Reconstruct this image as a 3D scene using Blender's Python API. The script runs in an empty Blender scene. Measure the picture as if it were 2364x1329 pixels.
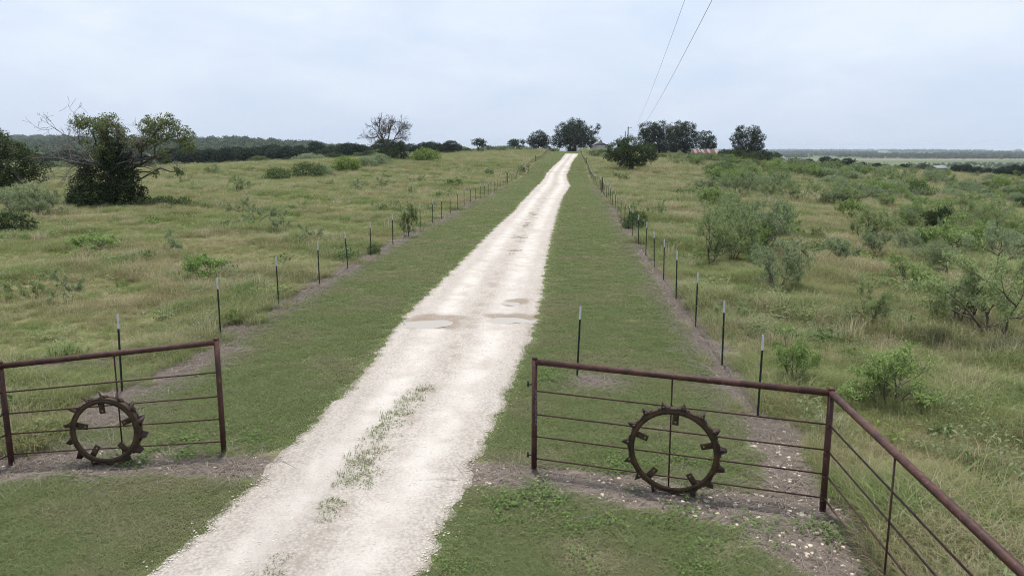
import bpy, math, random
import numpy as np
from mathutils import Vector, Matrix

S = bpy.context.scene
COL = S.collection
R = math.radians
# ------------------------------------------------------------------ camera
F_PX, HOR, CAM_H, IW, IH = 1800.0, 343.0, 4.6, 2364.0, 1329.0
PITCH = math.atan((IH/2-HOR)/F_PX)
cp, sp = math.cos(PITCH), math.sin(PITCH)
cam = bpy.data.cameras.new('camera'); cam_o = bpy.data.objects.new('camera', cam); COL.objects.link(cam_o)
cam.sensor_width = 36; cam.lens = 36*F_PX/IW; cam.clip_start = 0.05; cam.clip_end = 60000
cam_o.location = (0, 0, CAM_H); cam_o.rotation_euler = (math.pi/2-PITCH, 0, 0)
S.camera = cam_o
# ------------------------------------------------------------------ sky and sun
SUN_EL, SUN_AZ = R(79), R(-8)            # azimuth from +Y (the way the lens looks) towards +X
W = bpy.data.worlds.new('World'); S.world = W; W.use_nodes = True
wn = W.node_tree; wn.nodes.clear()
def N(nt, t, **k):
    n = nt.nodes.new(t)
    for a, v in k.items(): setattr(n, a, v)
    return n
def setin(n, **k):
    for a, v in k.items(): n.inputs[a.replace('_', ' ')].default_value = v
wo = N(wn, 'ShaderNodeOutputWorld'); bg = N(wn, 'ShaderNodeBackground'); bg.inputs[1].default_value = 0.112
sky = N(wn, 'ShaderNodeTexSky', sky_type='NISHITA', sun_disc=False, sun_elevation=SUN_EL, sun_rotation=SUN_AZ)
sky.air_density = 1.0; sky.dust_density = 3.0; sky.ozone_density = 1.0; sky.altitude = 150
tc = N(wn, 'ShaderNodeTexCoord'); sx = N(wn, 'ShaderNodeSeparateXYZ'); wn.links.new(tc.outputs['Generated'], sx.inputs[0])
def wmath(op, a, b=None, clamp=False):
    m = N(wn, 'ShaderNodeMath', operation=op, use_clamp=clamp)
    for i, v in enumerate((a, b)):
        if v is None: continue
        if isinstance(v, (int, float)): m.inputs[i].default_value = v
        else: wn.links.new(v, m.inputs[i])
    return m.outputs[0]
den = wmath('ADD', wmath('MAXIMUM', sx.outputs[2], 0.0), 0.30)
cxy = N(wn, 'ShaderNodeCombineXYZ')
wn.links.new(wmath('DIVIDE', sx.outputs[0], den), cxy.inputs[0]); wn.links.new(wmath('DIVIDE', sx.outputs[1], den), cxy.inputs[1])
n1 = N(wn, 'ShaderNodeTexNoise'); setin(n1, Scale=1.5, Detail=7.0, Roughness=0.52, Distortion=0.4); wn.links.new(cxy.outputs[0], n1.inputs['Vector'])
n2 = N(wn, 'ShaderNodeTexNoise'); setin(n2, Scale=4.2, Detail=6.0, Roughness=0.55, Distortion=0.2); wn.links.new(cxy.outputs[0], n2.inputs['Vector'])
mr = N(wn, 'ShaderNodeMapRange'); setin(mr, From_Min=0.36, From_Max=0.66); wn.links.new(n1.outputs[0], mr.inputs[0])
mr2 = N(wn, 'ShaderNodeMapRange'); setin(mr2, From_Min=0.52, From_Max=0.78); wn.links.new(n2.outputs[0], mr2.inputs[0])
cl = N(wn, 'ShaderNodeMix', data_type='RGBA')                       # grey-blue veil to white cloud
cl.inputs[6].default_value = (5.9, 6.85, 8.35, 1); cl.inputs[7].default_value = (7.9, 8.45, 9.2, 1)
wn.links.new(mr.outputs[0], cl.inputs[0])
cl2 = N(wn, 'ShaderNodeMix', data_type='RGBA'); cl2.inputs[7].default_value = (9.3, 9.6, 10.0, 1)
wn.links.new(cl.outputs[2], cl2.inputs[6]); wn.links.new(wmath('MULTIPLY', wmath('MULTIPLY', mr2.outputs[0], mr.outputs[0]), 0.55), cl2.inputs[0])
# low haze near the horizon
hz = N(wn, 'ShaderNodeMapRange'); setin(hz, From_Min=0.0, From_Max=0.22, To_Min=0.8, To_Max=0.0); wn.links.new(sx.outputs[2], hz.inputs[0])
cl3 = N(wn, 'ShaderNodeMix', data_type='RGBA'); cl3.inputs[7].default_value = (5.35, 6.25, 7.7, 1)
wn.links.new(cl2.outputs[2], cl3.inputs[6]); wn.links.new(hz.outputs[0], cl3.inputs[0])
mx = N(wn, 'ShaderNodeMix', data_type='RGBA'); mx.inputs[0].default_value = 0.88
wn.links.new(sky.outputs[0], mx.inputs[6]); wn.links.new(cl3.outputs[2], mx.inputs[7])
wn.links.new(mx.outputs[2], bg.inputs[0]); wn.links.new(bg.outputs[0], wo.inputs[0])
sun = bpy.data.lights.new('sun', 'SUN'); sun.energy = 3.9; sun.angle = R(2.0); sun.color = (1.0, 0.955, 0.89)
sun_o = bpy.data.objects.new('sun', sun); COL.objects.link(sun_o)
sdir = Vector((math.sin(SUN_AZ)*math.cos(SUN_EL), math.cos(SUN_AZ)*math.cos(SUN_EL), math.sin(SUN_EL)))
sun_o.rotation_euler = sdir.to_track_quat('Z', 'Y').to_euler(); sun_o.location = (0, 0, 50)
S.view_settings.view_transform = 'Standard'; S.view_settings.look = 'None'; S.view_settings.exposure = 0.16; S.view_settings.gamma = 1
S.render.engine = 'CYCLES'
cy = S.cycles; cy.max_bounces = 6; cy.diffuse_bounces = 2; cy.glossy_bounces = 2; cy.transmission_bounces = 3; cy.volume_bounces = 0
cy.transparent_max_bounces = 4; cy.use_denoising = True; cy.denoising_prefilter = 'FAST'; cy.filter_width = 1.05; cy.use_adaptive_sampling = False
cy.caustics_reflective = False; cy.caustics_refractive = False

# ------------------------------------------------------------------ mesh helpers
def mk_mesh(name, V, Fq=None, Ft=None, smooth=False):
    V = np.asarray(V, np.float32).reshape(-1, 3)
    me = bpy.data.meshes.new(name); me.vertices.add(len(V)); me.vertices.foreach_set('co', V.ravel())
    ls, st, off = [], [], 0
    for Fa, k in ((Fq, 4), (Ft, 3)):
        if Fa is None or len(Fa) == 0: continue
        Fa = np.asarray(Fa, np.int32).reshape(-1, k); ls.append(Fa.ravel()); st.append(off+np.arange(len(Fa))*k); off += Fa.size
    if ls:
        li = np.concatenate(ls).astype(np.int32); ps = np.concatenate(st).astype(np.int32)
        me.loops.add(len(li)); me.loops.foreach_set('vertex_index', li)
        me.polygons.add(len(ps)); me.polygons.foreach_set('loop_start', ps)
        if smooth: me.polygons.foreach_set('use_smooth', np.ones(len(ps), bool))
    me.update(calc_edges=True)
    return me
def link(name, me, mat=None, parent=None, loc=None, rotz=0.0, scale=None):
    o = bpy.data.objects.new(name, me); COL.objects.link(o)
    if mat is not None and me is not None and len(me.materials) == 0: me.materials.append(mat)
    if parent is not None: o.parent = parent
    if loc is not None: o.location = loc
    o.rotation_euler[2] = rotz
    if scale is not None: o.scale = (scale,)*3 if isinstance(scale, (int, float)) else scale
    return o
def tag(o, label=None, cat=None, group=None, kind=None):
    if label: o['label'] = label
    if cat: o['category'] = cat
    if group: o['group'] = group
    if kind: o['kind'] = kind
    return o
def empty(name, loc, rotz=0.0):
    o = bpy.data.objects.new(name, None); COL.objects.link(o); o.location = loc; o.rotation_euler[2] = rotz; o.empty_display_size = 0.3
    return o
class MB:
    def __init__(s): s.v = []; s.q = []; s.t = []; s.n = 0
    def add(s, V, q=None, t=None):
        V = np.asarray(V, float).reshape(-1, 3)
        if q is not None and len(q): s.q.append(np.asarray(q, int).reshape(-1, 4)+s.n)
        if t is not None and len(t): s.t.append(np.asarray(t, int).reshape(-1, 3)+s.n)
        s.v.append(V); s.n += len(V)
    def box(s, c, d, rot=None):
        x, y, z = [k/2 for k in d]
        V = np.array([(i*x, j*y, k*z) for k in (-1, 1) for j in (-1, 1) for i in (-1, 1)])
        if rot is not None: V = V @ np.array(rot).T
        s.add(V+np.array(c), [(0, 2, 3, 1), (4, 5, 7, 6), (0, 1, 5, 4), (2, 6, 7, 3), (0, 4, 6, 2), (1, 3, 7, 5)])
    def tube(s, P, rad, n=6, cap=True):
        P = np.asarray(P, float); m = len(P); rad = np.broadcast_to(rad, (m,))
        T = np.gradient(P, axis=0); T /= np.linalg.norm(T, axis=1)[:, None]+1e-9
        up = np.array([0, 0, 1.0]) if abs(T[0, 2]) < .9 else np.array([1.0, 0, 0])
        A = np.cross(T, up); A /= np.linalg.norm(A, axis=1)[:, None]+1e-9; B = np.cross(T, A)
        th = np.arange(n)*2*math.pi/n
        V = P[:, None]+rad[:, None, None]*(np.cos(th)[None, :, None]*A[:, None]+np.sin(th)[None, :, None]*B[:, None])
        q = []
        for i in range(m-1):
            for j in range(n): q.append((i*n+j, i*n+(j+1) % n, (i+1)*n+(j+1) % n, (i+1)*n+j))
        t = []
        V = V.reshape(-1, 3)
        if cap:
            V = np.vstack([V, P[:1], P[-1:]])
            for j in range(n): t += [(m*n, (j+1) % n, j), (m*n+1, (m-1)*n+j, (m-1)*n+(j+1) % n)]
        s.add(V, q, t)
    def mesh(s, name, smooth=False):
        return mk_mesh(name, np.vstack(s.v) if s.v else np.zeros((0, 3)), np.vstack(s.q) if s.q else None, np.vstack(s.t) if s.t else None, smooth)

# ------------------------------------------------------------------ materials
MATS = {}
def newmat(name):
    m = bpy.data.materials.new(name); m.use_nodes = True; nt = m.node_tree; nt.nodes.clear()
    out = N(nt, 'ShaderNodeOutputMaterial'); return m, nt, out
def mixc(nt, fac, a, b):
    m = N(nt, 'ShaderNodeMix', data_type='RGBA')
    for i, v in ((0, fac), (6, a), (7, b)):
        if isinstance(v, (int, float)): m.inputs[i].default_value = v
        elif isinstance(v, tuple): m.inputs[i].default_value = (*v, 1)[:4]
        else: nt.links.new(v, m.inputs[i])
    return m.outputs[2]
def math_(nt, op, a, b=None, c=None, clamp=False):
    m = N(nt, 'ShaderNodeMath', operation=op, use_clamp=clamp)
    for i, v in enumerate((a, b, c)):
        if v is None: continue
        if isinstance(v, (int, float)): m.inputs[i].default_value = v
        else: nt.links.new(v, m.inputs[i])
    return m.outputs[0]
def noise(nt, scale, detail=4.0, rough=.55, vec=None, dist=0.0):
    n = N(nt, 'ShaderNodeTexNoise'); setin(n, Scale=scale, Detail=detail, Roughness=rough, Distortion=dist)
    if vec is not None: nt.links.new(vec, n.inputs['Vector'])
    return n.outputs[0]
def ramp(nt, v, a, b, lo=0.0, hi=1.0):
    m = N(nt, 'ShaderNodeMapRange'); m.interpolation_type = 'SMOOTHSTEP'; setin(m, From_Min=a, From_Max=b, To_Min=lo, To_Max=hi); nt.links.new(v, m.inputs[0]); return m.outputs[0]
def wpos(nt):
    g = N(nt, 'ShaderNodeNewGeometry'); return g.outputs['Position']
def leaf_mat(name, c1, c2, transl=0.3, var=0.45, patch=None, patch2=None, patch_scale=0.12, rough=.6, island=True, spec=.12):
    """two leaf colours mixed per leaf and per plant; patch = third colour that takes over in drifts across the ground"""
    m, nt, out = newmat(name)
    g = N(nt, 'ShaderNodeNewGeometry'); oi = N(nt, 'ShaderNodeObjectInfo')
    r1 = g.outputs['Random Per Island'] if island else oi.outputs['Random']
    f = math_(nt, 'ADD', math_(nt, 'MULTIPLY', r1, .6), math_(nt, 'MULTIPLY', oi.outputs['Random'], .4))
    c = mixc(nt, f, c1, c2)
    if patch is not None:
        n = noise(nt, patch_scale, 5.0, .6, g.outputs['Position'])
        c = mixc(nt, ramp(nt, n, .44, .62), c, patch)
    if patch2 is not None:
        c = mixc(nt, ramp(nt, noise(nt, .33, 4.0, .6, g.outputs['Position']), .52, .66), c, patch2)
    hsv = N(nt, 'ShaderNodeHueSaturation'); nt.links.new(c, hsv.inputs['Color'])
    nt.links.new(math_(nt, 'ADD', math_(nt, 'MULTIPLY', r1, var), 1-var/2), hsv.inputs['Value'])
    nt.links.new(math_(nt, 'ADD', math_(nt, 'MULTIPLY', oi.outputs['Random'], .02), .49), hsv.inputs['Hue'])
    b = N(nt, 'ShaderNodeBsdfPrincipled'); setin(b, Roughness=rough); b.inputs['Specular IOR Level'].default_value = spec
    nt.links.new(hsv.outputs[0], b.inputs['Base Color'])
    t = N(nt, 'ShaderNodeBsdfTranslucent'); nt.links.new(hsv.outputs[0], t.inputs[0])
    mxs = N(nt, 'ShaderNodeMixShader'); mxs.inputs[0].default_value = transl
    nt.links.new(b.outputs[0], mxs.inputs[1]); nt.links.new(t.outputs[0], mxs.inputs[2]); nt.links.new(mxs.outputs[0], out.inputs[0])
    return m
def surf_mat(name, c1, c2, scale=6.0, rough=.8, bump=0.0, bscale=None, metal=0.0, c3=None, spec=.3):
    m, nt, out = newmat(name)
    tcn = N(nt, 'ShaderNodeTexCoord'); v = tcn.outputs['Object']
    n = noise(nt, scale, 6.0, .6, v)
    c = mixc(nt, ramp(nt, n, .35, .65), c1, c2)
    if c3 is not None: c = mixc(nt, ramp(nt, noise(nt, scale*4.3, 4.0, .6, v), .6, .7), c, c3)
    b = N(nt, 'ShaderNodeBsdfPrincipled'); setin(b, Roughness=rough, Metallic=metal); b.inputs['Specular IOR Level'].default_value = spec
    nt.links.new(c, b.inputs['Base Color'])
    if bump:
        bp = N(nt, 'ShaderNodeBump'); setin(bp, Strength=bump, Distance=.02); nt.links.new(noise(nt, bscale or scale*5, 5.0, .6, v), bp.inputs['Height']); nt.links.new(bp.outputs[0], b.inputs['Normal'])
    nt.links.new(b.outputs[0], out.inputs[0]); return m
M_RUST = surf_mat('rusted pipe', (.040, .017, .015), (.082, .036, .027), 5, .6, .3, c3=(.14, .08, .055))
M_ROD = surf_mat('rusted rod', (.038, .018, .016), (.07, .032, .024), 14, .7, .2)
M_WHEEL = surf_mat('old wheel iron', (.032, .022, .014), (.075, .044, .022), 9, .7, .4, c3=(.03, .022, .02))
M_LUG = surf_mat('old lug iron', (.035, .02, .017), (.055, .028, .022), 12, .65, .3)
M_POST = surf_mat('green post paint', (.008, .022, .016), (.014, .030, .022), 20, .5)
M_TIP = surf_mat('white post paint', (.62, .64, .66), (.5, .52, .54), 20, .5)
M_WIRE = surf_mat('galvanised wire', (.20, .20, .19), (.28, .27, .26), 5, .5, metal=.6)
M_CABLE = surf_mat('power cable', (.13, .13, .13), (.16, .16, .16), 1, .6)
M_CHAIN = surf_mat('steel chain', (.18, .18, .18), (.25, .25, .25), 30, .45, metal=.7)
M_WOODP = surf_mat('dark timber', (.025, .02, .016), (.05, .038, .028), 5, .9, .4)
M_BARK = surf_mat('dark bark', (.035, .027, .022), (.065, .052, .042), 3, .95, .5)
M_BARKM = surf_mat('mesquite bark', (.075, .062, .05), (.12, .10, .08), 3, .95, .4)
M_DEADB = surf_mat('dark dead bark', (.06, .05, .045), (.10, .085, .075), 3, .95, .4)
M_BARKG = surf_mat('grey dead bark', (.11, .098, .09), (.18, .165, .15), 3, .95, .4)
M_STONE = surf_mat('cream limestone', (.46, .39, .30), (.38, .30, .21), 8, .9, .3, c3=(.72, .66, .55))
M_SIDING = surf_mat('pale siding', (.36, .37, .38), (.31, .32, .33), .6, .8)
M_ROOFG = surf_mat('grey roof', (.17, .17, .18), (.23, .23, .23), .8, .6)
M_ROOFR = surf_mat('rusty red roof sheet', (.11, .036, .032), (.085, .032, .03), .5, .7)
M_ROOFW = surf_mat('bare tin roof sheet', (.20, .17, .165), (.26, .23, .225), .5, .7)
M_GLASS = surf_mat('dark window', (.02, .022, .025), (.03, .032, .035), 1, .2)
M_DARK = surf_mat('dark metal', (.02, .02, .022), (.035, .033, .03), 3, .7)
L_OAK = leaf_mat('oak leaves', (.016, .029, .014), (.036, .056, .024), .2, .6)
L_LINE = leaf_mat('tree line leaves', (.016, .032, .019), (.034, .054, .027), .18, .6)
L_MIDTREE = leaf_mat('field tree leaves', (.034, .055, .016), (.062, .088, .026), .25)
L_VINE = leaf_mat('vine leaves', (.020, .036, .013), (.055, .080, .024), .25, .6)
L_CROWN = leaf_mat('crown leaves', (0.105, 0.143, 0.054), (0.180, 0.203, 0.075), .3)
L_MESQ = leaf_mat('mesquite leaves', (.20, .265, .115), (.30, .35, .155), .45)
L_MESQB = leaf_mat('bright mesquite leaves', (0.168, 0.252, 0.084), (0.266, 0.350, 0.112), .35)
L_MESQG = leaf_mat('grey mesquite leaves', (.185, .245, .13), (.26, .31, .165), .45)
L_SHRUB = leaf_mat('shrub leaves', (0.074, 0.115, 0.038), (0.128, 0.176, 0.057), .3)
L_SHRUBB = leaf_mat('bright shrub leaves', (0.112, 0.175, 0.037), (0.188, 0.250, 0.056), .3)
L_WEED = leaf_mat('weed leaves', (0.060, 0.108, 0.034), (0.096, 0.156, 0.048), .3)
L_FOREST = leaf_mat('far wood leaves', (.062, .090, .052), (.10, .135, .072), .2, island=False)

# ------------------------------------------------------------------ pixels and terrain
def ray(px, py):
    u = (px-IW/2)/F_PX; v = (IH/2-py)/F_PX
    return u/(cp+v*sp), (-sp+v*cp)/(cp+v*sp)           # X and Z gained per metre of Y
def PT(px, py, Y): a, b = ray(px, py); return (a*Y, Y, CAM_H+b*Y)
ctrl = [(x, y, 0.0) for x in (-14, -7, 0, 5, 10) for y in (-25, 0, 12, 24, 40)]
ctrl += [(-40, -20, -.2), (45, -20, -.6), (-60, 0, -.3), (60, 0, -1.5)]
for px, py, Y in [(1037, 495, 56.4), (1084, 469, 67.7), (1126, 452, 82.8), (1172.7, 426, 109.2), (1221.7, 386, 168), (1244, 370, 223), (1270, 350, 350),
                  (1412.8, 477, 62), (1383.6, 444, 84), (1360, 352, 345), (1372, 400, 150), (1320, 352, 352),
                  (250, 478, 65), (20, 520, 50), (480, 645, 27.5), (75, 690, 24.5), (700, 410, 150), (893, 372, 200), (1150, 353, 320), (500, 385, 300), (150, 391, 300),
                  (60, 430, 95), (500, 430, 110), (800, 390, 170), (950, 425, 105), (-300, 430, 110), (-300, 395, 300),
                  (1455, 393, 160), (1540, 358, 300), (1625, 373, 260), (1728, 376, 230), (1900, 388, 290), (2165, 402, 265), (2364, 424, 225),
                  (2364, 505, 82), (2210, 530, 58), (2285, 780, 20), (2000, 556, 46), (1700, 622, 31), (2364, 900, 15.6), (1700, 440, 95), (1900, 460, 100), (2100, 450, 130), (2600, 480, 150), (2600, 600, 50)]:
    ctrl.append(PT(px, py, Y))
CT = np.array(ctrl)
def _U(d2): return np.where(d2 < 1e-9, 0, d2*np.log(d2+1e-12)*.5)
_n = len(CT); SC = 100.0
_K = _U((((CT[:, None, :2]-CT[None, :, :2])/SC)**2).sum(-1))+np.eye(_n)*2e-3
_P = np.c_[np.ones(_n), CT[:, :2]/SC]
_A = np.block([[_K, _P], [_P.T, np.zeros((3, 3))]])
_w = np.linalg.solve(_A, np.r_[CT[:, 2], 0, 0, 0])
def sstep(x, a, b): t = np.clip((x-a)/(b-a), 0, 1); return t*t*(3-2*t)
def terrain(X, Y):
    X = np.atleast_1d(np.asarray(X, float)); Y = np.atleast_1d(np.asarray(Y, float)); sh = X.shape; X = X.ravel(); Y = Y.ravel()
    r = np.hypot(X, Y); z = np.zeros(len(X))
    for i in range(0, len(X), 20000):
        s = slice(i, i+20000); cl_ = np.minimum(1, 480/np.maximum(r[s], 1)); q = np.c_[X[s]*cl_, Y[s]*cl_]/SC
        z[s] = _U(((q[:, None]-CT[None, :, :2]/SC)**2).sum(-1)) @ _w[:_n]+np.c_[np.ones(len(q)), q] @ _w[_n:]
    z = np.clip(z, -8, 4.2)
    fw = np.clip(Y, 1, None); az = np.arctan2(X, np.where(Y > 0, Y, Y))          # azimuth from +Y
    pxl = 1182+1800*np.tan(np.clip(az, -1.2, 1.2))*1.018
    plain = -26*sstep(pxl, 900, 1700)-9*(1-sstep(pxl, 900, 1700))
    h1 = (25-3)*np.interp(pxl, [-500, 300, 430, 500, 560, 640, 720, 790, 880], [.5, .6, .82, .98, 1.05, .92, .70, .42, 0])*np.exp(-((r-1500)/420)**2)*.98
    h2 = 38*np.interp(pxl, [-900, -200, 0, 150, 260, 420, 600], [.8, 1, 1.0, 1.05, .9, .6, 0])*np.exp(-((r-2600)/700)**2)*.92
    far = plain+np.where(Y > 0, h1+h2, 0)+1.2*np.sin(X/310)*np.cos(Y/270)*sstep(r, 500, 1500)
    sr = sstep(pxl, 1600, 1900)*(Y > 0); k = sstep(r, 380-80*sr, 900-280*sr); z = z*(1-k)+far*k
    z += .05*np.sin(X*1.3+.7*np.sin(Y*.7))*np.sin(Y*1.1+1)*sstep(np.abs(X-1.2-.0725*(Y-14)), 7, 12)
    return z.reshape(sh)
def tz(x, y): return float(terrain(x, y)[0])
_YS = np.geomspace(3, 700, 1400)
def G(px, py):
    a, b = ray(px, py); zr = CAM_H+b*_YS; zt = terrain(a*_YS, _YS); k = np.nonzero(zr < zt)[0]
    i = k[0] if len(k) else len(_YS)-1
    if i > 0 and len(k):
        d0 = zr[i-1]-zt[i-1]; d1 = zr[i]-zt[i]; Y = _YS[i-1]+(_YS[i]-_YS[i-1])*d0/(d0-d1+1e-9)
    else: Y = _YS[i]
    return float(a*Y), float(Y), tz(a*Y, Y)
def at(px, Y, py=370): a, b = ray(px, py); return float(a*Y), float(Y), tz(a*Y, Y)
def toph(py, Y, zg): return CAM_H+ray(1182, py)[1]*Y-zg

# fence lines X(Y)
def XL(Y): return -7.46+.0725*(Y-14.93)
def XR(Y): return 4.27+.0757*(Y-12.98)
ledge = np.array([G(*q)[:2] for q in [(340, 1329), (430, 1262), (520, 1180), (600, 1105), (660, 1040), (720, 985), (790, 915), (835, 870), (880, 810), (905, 770), (935, 735), (960, 705), (985, 685), (1040, 630), (1090, 580), (1150, 520), (1190, 485), (1215, 455), (1245, 425), (1262, 400), (1285, 378), (1298, 364), (1305, 355)]])
redge = np.array([G(*q)[:2] for q in [(965, 1329), (1010, 1260), (1045, 1180), (1080, 1120), (1100, 1060), (1140, 985), (1165, 930), (1195, 850), (1222, 790), (1238, 740), (1252, 680), (1258, 620), (1270, 560), (1285, 500), (1300, 455), (1318, 430), (1308, 405), (1317, 385), (1327, 366), (1336, 355)]])
def roadL(Y): return np.interp(Y, np.r_[-30, ledge[:, 1]], np.r_[-6.5, ledge[:, 0]])
def roadR(Y): return np.interp(Y, np.r_[-30, redge[:, 1]], np.r_[-.6, redge[:, 0]])
ROAD_END = float(min(ledge[-1, 1], redge[-1, 1]))
def vn(X, Y, s, seed=0):                              # cheap smooth value noise in -1..1
    X = np.asarray(X)/s; Y = np.asarray(Y)/s
    return (np.sin(X*1.7+seed+1.3*np.sin(Y*1.3+seed*2))+np.sin(Y*2.1-seed*1.7+1.1*np.sin(X*1.9+seed))+np.sin((X+Y)*1.1+seed*.6))/3
def sd_road(X, Y): return np.where(Y > ROAD_END, 9, np.maximum(roadL(Y)-X, X-roadR(Y)))
def seg(X, Y, a, b, r):
    a = np.array(a); b = np.array(b); d = b-a; t = np.clip(((X-a[0])*d[0]+(Y-a[1])*d[1])/(d@d), 0, 1)
    return r-np.hypot(X-a[0]-t*d[0], Y-a[1]-t*d[1])
PLL, PLR, PRL, PRC = (-7.39, 10.88), (-4.41, 11.31), (.32, 10.68), (3.99, 9.36)
DIRT = [((-12, 10.9), (-6, 10.9), .55), ((-6.4, 10.95), (-3.3, 10.75), .42), ((-8.5, 12.6), (-6.9, 12.9), .42), ((-7.5, 13.2), (-6.7, 17.5), .42), ((-7.2, 18), (XL(60), 60), .36), ((XL(60), 60), (XL(340), 340), .30),
        ((-10.5, 15.5), (-8.5, 17), .3), ((-.5, 10.55), (1.2, 10.2), .42), ((1.2, 10.05), (4.0, 9.15), .55), ((3.85, 9.5), (4.3, 12.5), .42), ((4.2, 12.5), (XR(60)-.05, 60), .28), ((XR(60)-.05, 60), (XR(340), 340), .26), ((3.75, 9.2), (3.3, 5.5), .55), ((1.45, 15.2), (1.6, 15.05), .34), ((3.1, 8.4), (3.5, 7), .3)]
def sd_dirt(X, Y):
    s = np.full(np.shape(X), -9.0)
    for a, b, r in DIRT: s = np.maximum(s, seg(X, Y, a, b, r))
    return s
def panel_y(X): return np.where(X < -1, 11.1+.144*(X+5.9), 9.36-.36*(X-3.99))
def sd_lawn(X, Y):
    inside = np.minimum(X-(XL(Y)+.33), (XR(Y)-.30)-X)
    front = np.minimum(panel_y(X)-.45-Y, 3.3+(Y-6)*.12-X)
    inside = np.minimum(inside, Y-panel_y(X)-.1)
    return np.maximum(inside, front)

# ------------------------------------------------------------------ ground sheet
rr = np.r_[0.4, np.geomspace(1.0, 300, 190), np.geomspace(310, 15000, 75)]
aa = np.radians(np.r_[np.arange(-44, 44.01, .3), np.arange(47, 314, 3)])
RA, AA = np.meshgrid(rr, aa, indexing='ij'); GX = RA*np.sin(AA); GY = RA*np.cos(AA); GZ = terrain(GX, GY)
nA = len(aa); V = np.c_[GX.ravel(), GY.ravel(), GZ.ravel()]
i, j = np.meshgrid(np.arange(len(rr)-1), np.arange(nA), indexing='ij'); j2 = (j+1) % nA
Fq = np.stack([i*nA+j, i*nA+j2, (i+1)*nA+j2, (i+1)*nA+j], -1).reshape(-1, 4)[:, ::-1]
V = np.vstack([V, [[0, 0, tz(0, 0)]]]); c0 = len(V)-1
Ft = np.array([(c0, (k+1) % nA, k) for k in range(nA)])
me = mk_mesh('ground', V, Fq, Ft, True)
def fattr(me, name, arr):
    a = me.attributes.new(name, 'FLOAT', 'POINT'); a.data.foreach_set('value', np.asarray(arr, np.float32))
fattr(me, 'lawn', np.clip(sd_lawn(V[:, 0], V[:, 1]), -5, 5)); fattr(me, 'dirt', np.clip(sd_dirt(V[:, 0], V[:, 1]), -5, 5))
m, nt, out = newmat('ground'); P = wpos(nt)
def attr(nt, n): a = N(nt, 'ShaderNodeAttribute', attribute_name=n); return a.outputs['Fac']
nf = noise(nt, 3.0, 6.0, .65, P); nb = noise(nt, .09, 5.0, .6, P); nm = noise(nt, .6, 5.0, .6, P); ng_ = noise(nt, 40, 4.0, .7, P)
lawn_c = mixc(nt, ramp(nt, nm, .3, .7), (.105, .14, .05), (.125, .15, .06)); lawn_c = mixc(nt, ramp(nt, ng_, .45, .75), lawn_c, (.15, .145, .085))
field_c = mixc(nt, ramp(nt, nb, .38, .62), (.155, .16, .07), (.20, .18, .09)); field_c = mixc(nt, ramp(nt, nf, .42, .7), field_c, (.12, .135, .052))
dirt_c = mixc(nt, ramp(nt, nf, .35, .65), (.135, .108, .09), (.19, .158, .135)); dirt_c = mixc(nt, ramp(nt, ng_, .5, .7), dirt_c, (.085, .068, .055))
edge = math_(nt, 'MULTIPLY', math_(nt, 'SUBTRACT', nf, .5), .9)
lm = ramp(nt, math_(nt, 'ADD', attr(nt, 'lawn'), math_(nt, 'MULTIPLY', edge, .6)), -.08, .08)
dm = ramp(nt, math_(nt, 'ADD', attr(nt, 'dirt'), edge), -.12, .12)
near_c = mixc(nt, dm, mixc(nt, lm, field_c, lawn_c), dirt_c)
# far country: pastures and ploughland in long strips
sv = N(nt, 'ShaderNodeVectorMath', operation='MULTIPLY'); nt.links.new(P, sv.inputs[0]); sv.inputs[1].default_value = (.0009, .0022, 0)
vor = N(nt, 'ShaderNodeTexVoronoi'); setin(vor, Scale=1.0, Randomness=.9); nt.links.new(sv.outputs[0], vor.inputs['Vector'])
vs = N(nt, 'ShaderNodeSeparateColor'); nt.links.new(vor.outputs['Color'], vs.inputs[0])
far_c = mixc(nt, vs.outputs[0], (.075, .105, .045), (.125, .14, .068)); far_c = mixc(nt, ramp(nt, vs.outputs[1], .84, .88), far_c, (.20, .18, .12))
ln = N(nt, 'ShaderNodeVectorMath', operation='LENGTH'); nt.links.new(P, ln.inputs[0])
allc = mixc(nt, ramp(nt, ln.outputs['Value'], 450, 900), near_c, far_c)
b = N(nt, 'ShaderNodeBsdfPrincipled'); setin(b, Roughness=.95); b.inputs['Specular IOR Level'].default_value = .1; nt.links.new(allc, b.inputs['Base Color'])
bp = N(nt, 'ShaderNodeBump'); setin(bp, Strength=.6, Distance=.05); nt.links.new(noise(nt, 9, 6.0, .7, P), bp.inputs['Height']); nt.links.new(bp.outputs[0], b.inputs['Normal'])
nt.links.new(b.outputs[0], out.inputs[0])
tag(link('ground', me, m), kind='structure')

# ------------------------------------------------------------------ gravel drive
rng = np.random.default_rng(5)
ys = np.r_[np.arange(-25, 5, .5), np.arange(5, 30, .09), np.arange(30, 80, .25), np.arange(80, ROAD_END, .8)]
NU = 41
jl = .10*vn(ys, ys*0, .35, 1)+.07*vn(ys, ys*0, .13, 4); jr = .10*vn(ys, ys*0, .31, 7)+.07*vn(ys, ys*0, .12, 9)
k = 1+sstep(ys, 20, 60)*.8
xl = roadL(ys)+jl*k; xr_ = roadR(ys)+jr*k
U_ = np.linspace(0, 1, NU); DX = xl[:, None]+(xr_-xl)[:, None]*U_[None]; DY = np.repeat(ys[:, None], NU, 1)
edgef = np.minimum(U_, 1-U_)[None]*(xr_-xl)[:, None]
rut = -.02*np.exp(-((U_-.30)/.09)**2)-.02*np.exp(-((U_-.72)/.09)**2)
DZ = terrain(DX, DY)+.008+.028*sstep(edgef, 0, .35)+rut[None]*sstep(edgef, .1, .6)
PUD = [(*G(990, 749)[:2], .62, .42), (*G(1172, 741)[:2], .52, .36), (*G(1180, 702)[:2], .26, .25)]
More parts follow.
